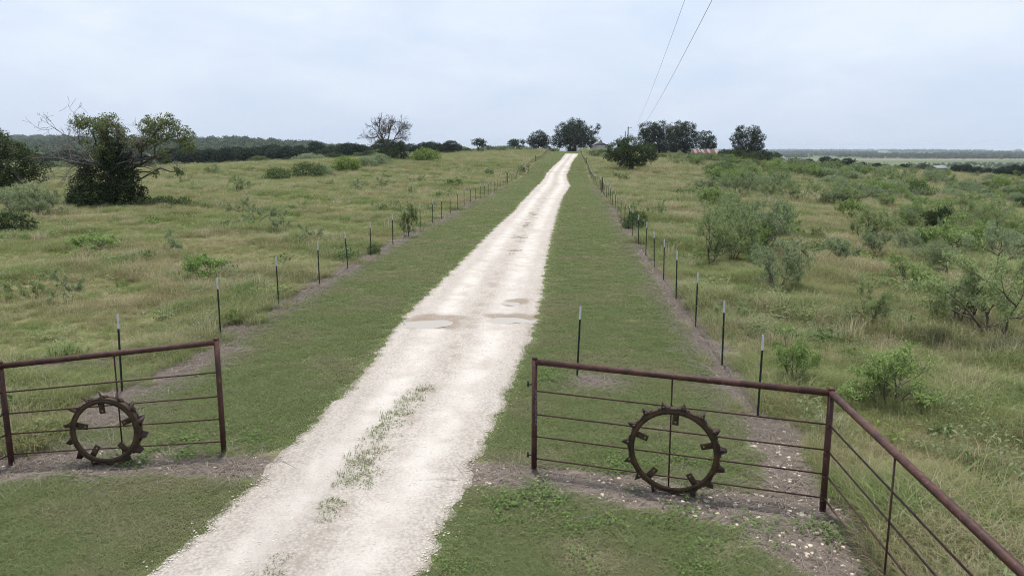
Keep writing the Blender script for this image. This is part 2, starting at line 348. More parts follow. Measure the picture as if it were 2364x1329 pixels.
for px, py, a, b_ in PUD:
    dd = np.hypot((DX-px)/a, (DY-py)/b_)+.15*vn(DX, DY, .3, 5); zc = tz(px, py)+.012; DZ = DZ+(zc-.03-DZ)*sstep(-dd, -1.5, -.55)
i, j = np.meshgrid(np.arange(len(ys)-1), np.arange(NU-1), indexing='ij')
Fq = np.stack([i*NU+j, i*NU+j+1, (i+1)*NU+j+1, (i+1)*NU+j], -1).reshape(-1, 4)
me = mk_mesh('driveway', np.c_[DX.ravel(), DY.ravel(), DZ.ravel()], Fq, None, True)
fattr(me, 'across', np.repeat(U_[None], len(ys), 0).ravel())
dmp = np.full(DX.shape, 9.0)
for px, py, a, b_ in PUD: dmp = np.minimum(dmp, np.hypot((DX-px-.25)/(a*1.7), (DY-py-.3)/(b_*2.4))+.3*vn(DX, DY, .45, 7)+.15*vn(DX, DY, .16, 2))
fattr(me, 'damp', dmp.ravel())
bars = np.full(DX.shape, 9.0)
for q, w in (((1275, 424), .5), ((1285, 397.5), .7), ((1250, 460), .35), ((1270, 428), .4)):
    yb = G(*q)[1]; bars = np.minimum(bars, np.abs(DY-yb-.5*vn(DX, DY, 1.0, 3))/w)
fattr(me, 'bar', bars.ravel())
m, nt, out = newmat('limestone gravel'); P = wpos(nt); ac = attr(nt, 'across')
st = N(nt, 'ShaderNodeVectorMath', operation='MULTIPLY'); nt.links.new(P, st.inputs[0]); st.inputs[1].default_value = (1, .18, 1)
nst = noise(nt, 2.2, 6.0, .62, st.outputs[0], .3); nf = noise(nt, 1.2, 6.0, .6, P); gr = noise(nt, 28, 5.0, .75, P)
tr = math_(nt, 'MAXIMUM', ramp(nt, math_(nt, 'ABSOLUTE', math_(nt, 'SUBTRACT', ac, .29)), .02, .15, 1, 0), ramp(nt, math_(nt, 'ABSOLUTE', math_(nt, 'SUBTRACT', ac, .73)), .02, .17, 1, 0))
c = mixc(nt, ramp(nt, nst, .35, .65), (.40, .36, .32), (.455, .415, .375))
c = mixc(nt, math_(nt, 'MULTIPLY', tr, ramp(nt, nf, .3, .6)), c, (.53, .495, .455))
mid = math_(nt, 'MULTIPLY', ramp(nt, math_(nt, 'ABSOLUTE', math_(nt, 'SUBTRACT', ac, .52)), .0, .09, 1, 0), ramp(nt, nf, .45, .62))
c = mixc(nt, math_(nt, 'MULTIPLY', ramp(nt, noise(nt, .35, 5.0, .6, st.outputs[0], .4), .48, .66), .55), c, (.335, .30, .27))
c = mixc(nt, math_(nt, 'MULTIPLY', mid, .7), c, (.27, .22, .18))
c = mixc(nt, ramp(nt, gr, .32, .46, .42, 0), c, (.20, .17, .145))
vo = N(nt, 'ShaderNodeTexVoronoi'); setin(vo, Scale=26.0, Randomness=1.0); nt.links.new(P, vo.inputs['Vector']); vc = N(nt, 'ShaderNodeSeparateColor'); nt.links.new(vo.outputs['Color'], vc.inputs[0])
peb = math_(nt, 'SUBTRACT', 1.0, math_(nt, 'MULTIPLY', tr, .75))
c = mixc(nt, math_(nt, 'MULTIPLY', ramp(nt, vc.outputs[0], .55, .95), math_(nt, 'MULTIPLY', peb, .4)), c, (.50, .47, .43))
c = mixc(nt, math_(nt, 'MULTIPLY', ramp(nt, vo.outputs['Distance'], .42, .75), math_(nt, 'MULTIPLY', peb, .4)), c, (.23, .205, .175))
c = mixc(nt, math_(nt, 'MULTIPLY', ramp(nt, vc.outputs[1], .8, .95), math_(nt, 'MULTIPLY', peb, .45)), c, (.24, .215, .19))
ed = ramp(nt, math_(nt, 'MINIMUM', ac, math_(nt, 'SUBTRACT', 1.0, ac)), 0, .07, .75, 0)
c = mixc(nt, math_(nt, 'MULTIPLY', ed, ramp(nt, nf, .35, .6)), c, (.24, .21, .155))
c = mixc(nt, ramp(nt, math_(nt, 'ADD', attr(nt, 'damp'), math_(nt, 'MULTIPLY', math_(nt, 'SUBTRACT', nf, .5), .8)), .5, 1.15, .85, 0), c, (.235, .19, .15))
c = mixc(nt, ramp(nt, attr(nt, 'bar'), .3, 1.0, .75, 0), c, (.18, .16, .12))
b = N(nt, 'ShaderNodeBsdfPrincipled'); setin(b, Roughness=.95); b.inputs['Specular IOR Level'].default_value = .15; nt.links.new(c, b.inputs['Base Color'])
bp = N(nt, 'ShaderNodeBump'); setin(bp, Strength=.75, Distance=.03); nt.links.new(gr, bp.inputs['Height']); nt.links.new(bp.outputs[0], b.inputs['Normal'])
nt.links.new(b.outputs[0], out.inputs[0])
tag(link('driveway', me, m), kind='structure')
def road_z(X, Y): return tz(X, Y)+.036
m, nt, out = newmat('milky puddle water'); P = wpos(nt)
b = N(nt, 'ShaderNodeBsdfPrincipled'); setin(b, Roughness=.1); b.inputs['Specular IOR Level'].default_value = .2; b.inputs['Base Color'].default_value = (.335, .295, .245, 1)
nt.links.new(b.outputs[0], out.inputs[0]); M_PUD = m
for kk, (px, py, a, b_) in enumerate(PUD):
    th = np.arange(40)*2*math.pi/40; rad = 1+.16*np.sin(2*th+kk)+.1*np.sin(3*th+2*kk)+.05*np.sin(7*th)
    z = tz(px, py)+.012; a *= 1.25; b_ *= 1.25
    VV = np.c_[px+a*rad*np.cos(th), py+b_*rad*np.sin(th), np.full(40, z)]; VV = np.vstack([VV, [[px, py, z]]])
    tag(link('puddle', mk_mesh('puddle', VV, None, [(40, q, (q+1) % 40) for q in range(40)], True), M_PUD), kind='structure')

# ------------------------------------------------------------------ pipe fence wings at the entrance
RP, RR, RD = .041, .043, .0115
def pipe(name, a, b, r, mat, parent, n=12, o=(0, 0, 0)):
    mb = MB(); a = np.array(a, float)-o; b = np.array(b, float)-o
    mb.tube([a, a+(b-a)*.5, b], r, n); return link(name, mb.mesh(name, True), mat, parent)
def pipe_post(parent, xy, h, o, cap=True):
    z = tz(*xy); mb = MB(); x, y = xy[0]-o[0], xy[1]-o[1]
    mb.tube([(x, y, z-.25-o[2]), (x, y, z+h*.5-o[2]), (x, y, z+h-o[2])], RP, 14)
    p = link('post', mb.mesh('post', True), M_RUST, parent)
    if cap:
        mb = MB(); zz = z+h-o[2]
        mb.tube([(x, y, zz+.001), (x, y, zz+.022), (x, y, zz+.036), (x, y, zz+.042)], [RP*1.04, RP*.95, RP*.6, RP*.15], 14)
        link('post_cap', mb.mesh('post_cap', True), M_RUST, p)
    return p
def panel(parent, a, b, ha, hb, o, rods=(.72, .51, .31, .11), mid=.5, skip_mid=False):
    a = np.array(a); b = np.array(b); za, zb = tz(*a), tz(*b); d = (b-a)/np.linalg.norm(b-a)
    A = np.array([*(a+d*RP*.6), za+ha-RR*.9]); B = np.array([*(b-d*RP*.6), zb+hb-RR*.9])
    pipe('top_rail', A, B, RR, M_RUST, parent, 14, o)
    for f in rods:
        pipe('rod', [*(a+d*RP*.8), za+ha*f], [*(b-d*RP*.8), zb+hb*f], RD, M_ROD, parent, 8, o)
    if not skip_mid:
        c = a+(b-a)*mid+np.array([-d[1], d[0]])*RD*1.9; z0 = tz(*c)
        pipe('upright_rod', [*c, z0+.02], [*c, z0+ha+(hb-ha)*mid-RR*1.6], RD, M_ROD, parent, 8, o)
o = (*PLR, 0.0); fl = empty('pipe_fence', o)
tag(fl, 'rust brown welded pipe fence wing left of the gravel drive, with four rods', 'fence', 'rusty pipe fence wings at the drive entrance')
pipe_post(fl, PLL, 1.55, o); pipe_post(fl, PLR, 1.79, o); panel(fl, PLL, PLR, 1.55, 1.79, o, mid=.515)
# its return runs on out of the picture
q = np.array([-7.75, 8.2]); pipe_post(fl, tuple(q), 1.55, o); panel(fl, q, PLL, 1.55, 1.55, o, mid=.5)
o = (*PRC, 0.0); fr = empty('pipe_fence', o)
tag(fr, 'rust brown welded pipe fence right of the drive, turning a corner towards the viewer', 'fence', 'rusty pipe fence wings at the drive entrance')
pipe_post(fr, PRL, 1.66, o); pipe_post(fr, PRC, 1.61, o); panel(fr, PRL, PRC, 1.66, 1.61, o, mid=.495)
PW = (3.66, 4.2); pipe_post(fr, PW, 1.56, o); panel(fr, PW, PRC, 1.56, 1.61, o, mid=.62)
for h in (1.30, .24):                                               # gate hinge pins on the free post
    mb = MB(); x, y = PRL[0]-o[0]-RP, PRL[1]-o[1]; mb.tube([(x+.01, y, h), (x-.045, y, h), (x-.055, y, h)], .012, 8); mb.tube([(x-.05, y, h-.03), (x-.05, y, h), (x-.05, y, h+.05)], .014, 8)
    link('hinge_pin', mb.mesh('hinge_pin', True), M_DARK, fr)
for f in (.72, .51, .31, .11):                                      # weld knuckles where rods meet the corner post
    mb = MB(); z = 1.61*f; mb.tube([(-.05, -.03, z), (-.035, -.045, z), (-.01, -.055, z)], .019, 8); link('weld_knuckle', mb.mesh('weld_knuckle', True), M_RUST, fr)
# chain hanging on the free post
def link_mesh():
    mb = MB(); th = np.linspace(0, 2*math.pi, 11); mb.tube(np.c_[.013*np.cos(th), th*0, .022*np.sin(th)], .0042, 5, False); return mb.mesh('link', True)
ch = empty('chain', (PRL[0]+.02, PRL[1]-RP-.006, 1.2)); tag(ch, 'thin steel chain hanging down the free end post of the right pipe fence', 'chain')
lk = link_mesh(); lk.materials.append(M_CHAIN)
for i in range(15):
    p_ = link('link', lk, None, ch, (.004*math.sin(i*.7), 0, -.034*i)); p_.rotation_euler[2] = (i % 2)*math.pi/2*.8+.3

# ------------------------------------------------------------------ lugged iron wheels
def wheel(name, base, R0, wid, nl, ph, sph, yaw, tilt, lab, lugd):
    w = empty(name, (base[0], base[1], tz(*base)), yaw); w.rotation_euler[0] = tilt
    tag(w, lab, 'wheel', 'old lugged iron wheels against the pipe fences')
    cz = R0+.035
    n = 56; th = np.arange(n)*2*math.pi/n
    def ring(ri, ro, y0, y1, nm, mat):
        V = []; 
        for (r_, y_) in ((ri, y0), (ro, y0), (ro, y1), (ri, y1)): V.append(np.c_[r_*np.sin(th), th*0+y_, cz+r_*np.cos(th)])
        V = np.vstack(V); q = []
        for s in range(4):
            s2 = (s+1) % 4
            for k in range(n): q.append((s*n+k, s2*n+k, s2*n+(k+1) % n, s*n+(k+1) % n))
        return link(nm, mk_mesh(nm, V, q), mat, w)
    ring(R0-.012, R0, -wid/2, wid/2, 'rim_band', M_WHEEL)
    ring(R0-.078, R0-.0125, -wid/2+.004, -wid/2+.016, 'face_flange', M_WHEEL)
    # lug: bent plate on a foot, spade or angle
    mb = MB()
    if lugd == 'angle':
        pr = [(-.034, 0), (0, .10), (.055, 0)]; V = []
        for y_ in (-wid*.55, wid*.5):
            for (x_, z_) in pr: V.append((x_, y_, z_*(1 if y_ < 0 else .9)))
            for (x_, z_) in [(-.018, 0), (.0, .068), (.034, 0)]: V.append((x_, y_, z_))
        q = [(0, 1, 7, 6), (1, 2, 8, 7), (3, 9, 10, 4), (4, 10, 11, 5), (0, 3, 4, 1), (1, 4, 5, 2), (6, 7, 10, 9), (7, 8, 11, 10)]
        mb.add(V, q); mb.box((-.045, 0, .004), (.06, wid*.8, .008)); mb.box((.06, 0, .004), (.06, wid*.8, .008))
    else:
        V = [(-.012, -wid*.55, 0), (.012, -wid*.55, 0), (-.012, wid*.55, 0), (.012, wid*.55, 0), (-.034, -wid*.34, .10), (-.020, -wid*.34, .10), (-.034, wid*.34, .10), (-.020, wid*.34, .10)]
        mb.add(V, [(0, 1, 5, 4), (2, 6, 7, 3), (0, 4, 6, 2), (1, 3, 7, 5), (4, 5, 7, 6)])
        mb.add([(-.012, -wid*.5, .0), (.05, -wid*.5, .0), (-.024, -wid*.42, .075), (-.012, -wid*.5+.012, .0), (.05, -wid*.5+.012, .0), (-.024, -wid*.42+.012, .075)], [(0, 1, 4, 3), (1, 2, 5, 4), (2, 0, 3, 5)], [(0, 2, 1), (3, 4, 5)])
        mb.box((.04, 0, .005), (.09, wid*.75, .010))
    lm_ = mb.mesh('lug'); lm_.materials.append(M_LUG)
    for k in range(nl):
        a = ph+k*2*math.pi/nl
        l_ = link('lug', lm_, None, w, (R0*math.sin(a), 0, cz+R0*math.cos(a))); l_.rotation_mode = 'XYZ'; l_.matrix_basis = Matrix.Translation(l_.location) @ Matrix.Rotation(a, 4, 'Y') @ Matrix.Rotation(.6 if lugd != 'angle' else .12, 4, 'Z')
        if math.cos(a) < -.93: l_.scale = (1, 1, .42)      # worn short where it sinks into the soil
    # five spoke stubs with a bolt hole
    sw, sl, t_, hr = .042, .22, .005, .011
    hc = -(sl-.04); V = []; 
    out = [(-sw, 0), (sw, 0), (sw, hc*.5), (sw, hc), (sw, -sl), (0, -sl), (-sw, -sl), (-sw, hc)]
    hole = [(hr*math.cos(k*math.pi/4), hc+hr*math.sin(k*math.pi/4)) for k in range(8)]
    ou = [(sw, hc), (sw, hc*.4), (0, 0), (-sw, hc*.4), (-sw, hc), (-sw, -sl), (0, -sl), (sw, -sl)]
    V = [(x_, -t_, z_) for x_, z_ in ou]+[(x_, -t_, z_) for x_, z_ in hole]+[(x_, t_, z_) for x_, z_ in ou]+[(x_, t_, z_) for x_, z_ in hole]
    q = []
    for k in range(8):
        k2 = (k+1) % 8; q += [(k, k2, 8+k2, 8+k), (16+k, 24+k, 24+k2, 16+k2), (k, 16+k, 16+k2, k2), (8+k, 8+k2, 24+k2, 24+k)]
    V += [(-sw, -t_, 0), (sw, -t_, 0), (sw, t_, 0), (-sw, t_, 0), (-sw, -t_, hc*.4), (sw, -t_, hc*.4), (sw, t_, hc*.4), (-sw, t_, hc*.4)]
    q += [(32, 33, 37, 36), (35, 39, 38, 34), (33, 34, 38, 37), (32, 36, 39, 35)]
    sm = mk_mesh('spoke_stub', V, q); sm.materials.append(M_WHEEL)
    for k in range(5):
        a = sph+k*2*math.pi/5; rr_ = R0-.014
        l_ = link('spoke_stub', sm, None, w, (rr_*math.sin(a), -wid*.12, cz+rr_*math.cos(a))); l_.rotation_euler = (0, a, .0)
    return w
yawR = math.atan2(PRC[1]-PRL[1], PRC[0]-PRL[0]); yawL = math.atan2(PLR[1]-PLL[1], PLR[0]-PLL[0])
wheel('iron_wheel', (2.16, 9.86), .60, .085, 15, R(10), R(2), yawR, R(3), 'large rusty lugged iron wheel ring leaning on the right pipe fence', 'angle')
wheel('iron_wheel', (-5.95, 10.88), .495, .13, 14, R(-4), R(-6), yawL-.10, R(-2), 'smaller rusty spiked iron wheel ring leaning on the left pipe fence', 'spade')

# ------------------------------------------------------------------ wire fences on steel T posts
def tpost_meshes(h=1.48, tip=.27):
    def prof(z0, z1, mb, g=0):
        a = [(-.019-g, -.012), (.019+g, -.012), (.019+g, -.007), (.003+g, -.007), (.003+g, .022), (-.003-g, .022), (-.003-g, -.007), (-.019-g, -.007)]
        V = [(x, y, z) for z in (z0, z1) for x, y in a]; q = [(k, (k+1) % 8, 8+(k+1) % 8, 8+k) for k in range(8)]
        mb.add(V, q, None); mb.add([(x, y, z1) for x, y in a], [(0, 1, 2, 7), (3, 4, 5, 6)])
    mb = MB(); prof(-.3, h-tip, mb)
    for k in range(22): mb.box((0, -.0145, .1+k*.052), (.014, .007, .012))
    body = mb.mesh('t_post'); body.materials.append(M_POST)
    mb = MB(); prof(h-tip+.0005, h, mb, .0012)
    for k in range(5): mb.box((0, -.0145, h-tip+.03+k*.052), (.014, .007, .012))
    tipm = mb.mesh('white_tip'); tipm.materials.append(M_TIP); return body, tipm
PB, PTIP = tpost_meshes()
rng = np.random.default_rng(11)
def tpost(parent, x, y, o, rngs, hs=1.0, rz=None):
    p = link('t_post', PB, None, parent, (x-o[0], y-o[1], tz(x, y)-o[2]), rngs.uniform(-.3, .3) if rz is None else rz, (1, 1, hs))
    p.rotation_euler[0] = rngs.normal(0, .018); p.rotation_euler[1] = rngs.normal(0, .018)
    link('white_tip', PTIP, None, p); return p
def wire_fence(fx, ysteps, lab, brace, seed):
    rngs = np.random.default_rng(seed)
    y0 = ysteps[0]; o = (fx(y0), y0, tz(fx(y0), y0)); e = empty('wire_fence', o); tag(e, lab, 'fence', 'wire fences beside the drive')
    for y in ysteps:
        x = fx(y)+rngs.normal(0, .03)
        if any(abs(y-b_) < 1.6 for b_ in brace):
            mb = MB(); z = tz(x, y)-o[2]; mb.tube([(x-o[0], y-o[1], z-.3), (x-o[0], y-o[1], z+.8), (x-o[0], y-o[1], z+1.62)], [.085, .08, .075], 10)
            link('wooden_brace_post', mb.mesh('wooden_brace_post', True), M_WOODP, e)
        else: tpost(e, x, y, o, rngs, rngs.uniform(.97, 1.03), rngs.uniform(-.25, .25))
    for h in (.32, .60, .88, 1.16, 1.38):
        pts = []
        for a, b_ in zip(ysteps[:-1], ysteps[1:]):
            for t in (0, .5):
                y = a+(b_-a)*t; pts.append((fx(y)-o[0]+.02, y-o[1], tz(fx(y), y)-o[2]+h-(.015 if t else 0)))
        mb = MB(); mb.tube(pts, .0028, 3, False); link('wire_strand', mb.mesh('wire_strand'), M_WIRE, e)
    return e
ysL = [14.4]+[14.93+3.77*n+rng.normal(0, .12) for n in range(1, 88)]
ysR = [12.98]+[12.98+3.53*n+rng.normal(0, .1) for n in range(1, 92)]
wire_fence(XL, ysL, 'long wire fence on white tipped green posts, left of the gravel drive', (109.2, 200, 290), 1)
wire_fence(XR, ysR, 'long wire fence on white tipped green posts, right of the gravel drive', (84.8, 180, 270), 2)
x, y, z = G(1332, 870); s_ = empty('steel_post', (x, y, z)); tag(s_, 'single white tipped green steel post standing alone in the lawn', 'post')
p_ = link('stake', PB, None, s_, (0, 0, 0)); p_.rotation_euler[1] = .035; link('white_tip', PTIP, None, p_)

# ------------------------------------------------------------------ utility pole and cables
px_, py_, pz_ = at(1449, 240, 345); up = empty('utility_pole', (px_, py_, pz_)); tag(up, 'tall dark wooden utility pole behind the round tree', 'pole')
PH = toph(293, 240, pz_)
mb = MB(); mb.tube([(0, 0, -.5), (0, 0, PH/2), (0, 0, PH)], [.2, .17, .14], 10); link('shaft', mb.mesh('shaft', True), M_WOODP, up)
mb = MB(); mb.box((.45, 0, PH-.35), (1.3, .1, .12)); link('crossarm', mb.mesh('crossarm'), M_WOODP, up)
for xo in (0.0, .87):
    mb = MB(); mb.tube([(xo, 0, PH-.3 if xo else PH), (xo, 0, PH-.12 if xo else PH+.1), (xo, 0, PH-.1 if xo else PH+.12)], [.05, .06, .02], 8); link('insulator', mb.mesh('insulator', True), M_GLASS, up)
x2, y2, z2 = at(1445, 246, 345); up2 = empty('utility_pole', (x2-.3, y2, z2)); tag(up2, 'shorter thin pole just left of the tall utility pole', 'pole')
mb = MB(); mb.tube([(0, 0, -.4), (0, 0, 4), (0, 0, toph(303, 246, z2))], [.13, .12, .1], 8); link('shaft', mb.mesh('shaft', True), M_WOODP, up2)
mb = MB(); mb.box((0, 0, toph(312, 246, z2)), (.55, .06, .08)); link('crossarm', mb.mesh('crossarm'), M_WOODP, up2)
Yw = np.linspace(-40, 240, 120)
cz_ = np.polyfit([26.3, 55, 132, 240], [9.3, 8.25, 7.75, pz_+PH], 2)
for a_, r_, lab in ((1.9, .006, 'thin left power cable sagging across the sky to the far pole'), (2.77, .009, 'thicker right power cable sagging across the sky to the far pole')):
    zz = np.polyval(cz_, Yw)+(pz_+PH-np.polyval(cz_, 240))*(Yw/240).clip(0)**4
    mb = MB(); mb.tube(np.c_[a_+(px_-1.9)/240*Yw, Yw, zz], r_, 6); c_ = link('power_cable', mb.mesh('power_cable', True), M_CABLE); tag(c_, lab, 'cable', 'power cables overhead')

# ------------------------------------------------------------------ plants: leaves, branches, crowns
def leaves(C, D, Nn, L, Wd, rngs, droop=0.0):
    """diamond leaves: C base points, D directions, Nn rough normals"""
    n = len(C); D = D/(np.linalg.norm(D, axis=1)[:, None]+1e-9); sd_ = np.cross(D, Nn); sd_ /= np.linalg.norm(sd_, axis=1)[:, None]+1e-9
    L = np.broadcast_to(L, (n,))[:, None]*rngs.uniform(.7, 1.3, (n, 1)); Wd = np.broadcast_to(Wd, (n,))[:, None]*rngs.uniform(.8, 1.2, (n, 1))
    tip = C+D*L; tip[:, 2:] -= droop*L
    mid = C+D*L*.45; V = np.stack([C, mid+sd_*Wd/2, tip, mid-sd_*Wd/2], 1).reshape(-1, 3)
    return V, np.arange(4*n).reshape(n, 4)
def rdir(rngs, n): d = rngs.normal(size=(n, 3)); return d/np.linalg.norm(d, axis=1)[:, None]
def crown(lobes, rngs, leaf, per_m2=9.0, clump=.34, lw=.62, fill=.25, up=.5):
    """lobes: (cx,cy,cz,rx,ry,rz[,density]); foliage clumps sit on and under each lobe's surface, not inside other lobes"""
    CC, RRd, OUT = [], [], []
    for lb in lobes:
        c = np.array(lb[:3]); r = np.array(lb[3:6]); den_ = lb[6] if len(lb) > 6 else 1.0
        area = 4*math.pi*((r[0]*r[1])**1.6/3+(r[0]*r[2])**1.6/3+(r[1]*r[2])**1.6/3)**(1/1.6)
        rc = clump*float(np.mean(r)); rc = min(max(rc, leaf*1.6), leaf*5.5)
        n = max(4, int(den_*area/(rc*rc*1.5)))
        d = rdir(rngs, n); rad = np.where(rngs.random(n) < fill, rngs.uniform(.2, .8, n), rngs.uniform(.78, 1.08, n))
        P_ = c+d*r*rad[:, None]; keep = np.ones(n, bool)
        for lb2 in lobes:
            if lb2 is lb: continue
            keep &= ((((P_-np.array(lb2[:3]))/np.array(lb2[3:6]))**2).sum(1) > .45) | (rngs.random(n) < .25)
        CC.append(P_[keep]); OUT.append(d[keep]); RRd.append(np.full(keep.sum(), rc)*rngs.uniform(.6, 1.25, keep.sum()))
    CC = np.vstack(CC); RRd = np.concatenate(RRd); OUT = np.vstack(OUT)
    cnt = np.maximum(5, (per_m2*RRd**2/(leaf*leaf)*.55).astype(int)); idx = np.repeat(np.arange(len(CC)), cnt); n = len(idx)
    off = rdir(rngs, n)*(rngs.random((n, 1))**.45); off[:, 2] *= .7
    B = CC[idx]+off*RRd[idx][:, None]
    D = rdir(rngs, n)*.9+OUT[idx]*.5+np.array([0, 0, -.15]); Nn = rdir(rngs, n)*.8+OUT[idx]*.5+np.array([0, 0, up])
    return leaves(B, D, Nn, leaf, leaf*lw, rngs), CC
def limb(mb, a, b, r0, r1, rngs, wob=.12, n=5, sides=6, sag=0.0):
    a = np.array(a, float); b = np.array(b, float); t = np.linspace(0, 1, n)[:, None]; L = np.linalg.norm(b-a)
    P_ = a+(b-a)*t+rngs.normal(0, wob*L/n, (n, 3))*np.sin(t*math.pi)*1.5; P_[:, 2] += (sag*L*np.sin(t*math.pi))[:, 0]
    mb.tube(P_, np.linspace(r0, r1, n), sides, False); return P_
def dome(rngs, w, h, bottom, n, lobe=.36, depth=None, flat=1.0):
    """lobes filling a dome: crown width w, tree height h, crown underside at bottom"""
    depth = depth or w; out = []; hc = h-bottom
    for k in range(n):
        a = k*2.399+rngs.uniform(-.3, .3); f = (k+.5)/n
        rad = math.sqrt(f)*(1-lobe)*.5; zz = bottom+hc*(.22+(.62*math.sqrt(max(0, 1-(rad*2/(1-lobe+.12))**2)))*rngs.uniform(.55, 1.08))
        s = lobe*rngs.uniform(.75, 1.15)
        rz = min(s*.5*w*.9*flat, hc*.38)
        zz = min(max(zz, bottom+rz*.8), h-rz)
        out.append((rad*w*math.cos(a), rad*depth*math.sin(a), zz, s*.5*w, s*.5*depth, rz))
    return out
def tree_proto(seed, lobes, leaf, Lmat, trunk_r, fork, Bmat=None, per=9.0, clump=.34, trunks=((0, 0),), fill=.25, twigs=40, lw=.62):
    rngs = np.random.default_rng(seed); (V, q), CC = crown(lobes, rngs, leaf, per, clump, lw, fill)
    cm = mk_mesh('crown', V, q); cm.materials.append(Lmat)
    mb = MB()
    forks = []
    for tx, ty in trunks:
        top = np.array([tx*.6+rngs.normal(0, .1), ty*.6+rngs.normal(0, .1), fork]); mb.tube([(tx, ty, -.3), (tx+rngs.normal(0, .04), ty, fork*.12), (tx*.85, ty*.85, fork*.55), top], [trunk_r*1.45, trunk_r*1.1, trunk_r*.92, trunk_r*.85], 8, False); forks.append(top)
    for lb in lobes:
        c = np.array(lb[:3]); f = min(forks, key=lambda p: np.linalg.norm(p-c))
        limb(mb, f, c, trunk_r*.55, trunk_r*.16, rngs, .25, 6, 6)
        near = CC[((CC-c)**2).sum(1) < (max(lb[3:6])*1.15)**2]
        for k in rngs.choice(len(near), min(len(near), max(3, twigs//len(lobes))), replace=False) if len(near) else []:
            limb(mb, c*.9+f*.1, near[k], trunk_r*.15, trunk_r*.04, rngs, .3, 4, 4)
    tm = mb.mesh('trunk', True); tm.materials.append(Bmat or M_BARK)
    h = max(lb[2]+lb[5] for lb in lobes)
    return dict(trunk=tm, crown=cm, h=h)
def plant(proto, name, loc, h, lab, cat, group=None, rz=0.0, wide=1.0):
    s = h/proto['h']; e = empty(name, loc, rz); e.scale = (s*wide, s*wide, s)
    tag(e, lab, cat, group)
    for nm in proto:
        if nm != 'h': link(nm, proto[nm], None, e)
    return e
def mesquite(seed, w, h, stems, Lmat, nleaf=3600, leafL=.10, leafW=.02, Bmat=None, low=.25, dens=1.0):
    rngs = np.random.default_rng(seed); mb = MB(); tw = []
    def grow(p, d, L, r, lev):
        n = 5; P_ = [p]; dd = d.copy()
        for k in range(n-1):
            dd = dd+rngs.normal(0, .2, 3)+np.array([0, 0, .10 if lev < 2 else .02]); dd /= np.linalg.norm(dd); P_.append(P_[-1]+dd*L/(n-1))
        P_ = np.array(P_); mb.tube(P_, np.linspace(r, r*.5, n), 6 if lev == 0 else 4, False)
        if lev >= 2: tw.append(P_)
        if lev < 3:
            for k in range(3 if lev < 2 else 2):
                i0 = rngs.integers(2, n); nd = dd+rngs.normal(0, .55, 3); nd[2] = nd[2]*.6+.05; nd /= np.linalg.norm(nd)
                grow(P_[i0], nd, L*rngs.uniform(.5, .8), r*.5, lev+1)
            grow(P_[-1], dd, L*.6, r*.45, lev+1)
    for k in range(stems):
        a = k*2*math.pi/stems+rngs.uniform(-.5, .5); sl = rngs.uniform(.35, .95); d = np.array([math.cos(a)*sl, math.sin(a)*sl, 1.0]); d /= np.linalg.norm(d)
        grow(np.array([math.cos(a)*.08, math.sin(a)*.08, -.08]), d, h*rngs.uniform(.34, .5), .03*h/2.5*rngs.uniform(.7, 1.2), 0)
    T = np.array(tw); ncl = max(30, nleaf//13); cs = rngs.integers(0, ncl, nleaf); i = rngs.integers(0, len(T), ncl)[cs]; k = rngs.uniform(1.0, T.shape[1]-1.001, ncl)[cs]; k0 = k.astype(int); fr_ = (k-k0)[:, None]
    B = T[i, k0]*(1-fr_)+T[i, k0+1]*fr_+rngs.normal(0, .062*h/2.5, (nleaf, 3))
    D = rdir(rngs, nleaf)+np.array([0, 0, -.25]); Nn = rdir(rngs, nleaf)+np.array([0, 0, .8])
    V, q = leaves(B, D, Nn, leafL, leafW, rngs, .25)
    ext = np.abs(V[:, :2]).max(0).mean(); top = np.percentile(V[:, 2], 99.5)
    sx_, sz_ = w/2/ext, h/top
    V = V*np.array([sx_, sx_, sz_]); cm = mk_mesh('crown', V, q); cm.materials.append(Lmat)
    for v in mb.v: v *= np.array([sx_, sx_, sz_])
    tm = mb.mesh('stems', True); tm.materials.append(Bmat or (M_BARK if h > 2.65 else M_BARKM))
    return dict(stems=tm, crown=cm, h=h)
def shrub(seed, w, h, Lmat, leaf=.12, n=6, per=7.0):
    rngs = np.random.default_rng(seed); lb = []
    for k in range(n):
        a = k*2.4; rad = math.sqrt((k+.3)/n)*.32*w; s = rngs.uniform(.5, .75)*.5*w; hh = h*rngs.uniform(.7, 1.0)*(1-.35*(rad/(.35*w))**2)
        lb.append((rad*math.cos(a), rad*math.sin(a), hh*.5, s, s, hh*.52))
    m = max(l_[2]+l_[5] for l_ in lb); return tree_proto(seed, lb, leaf, Lmat, .025*h, .15*h, None, per, .36, ((0, 0),), .3, 24)

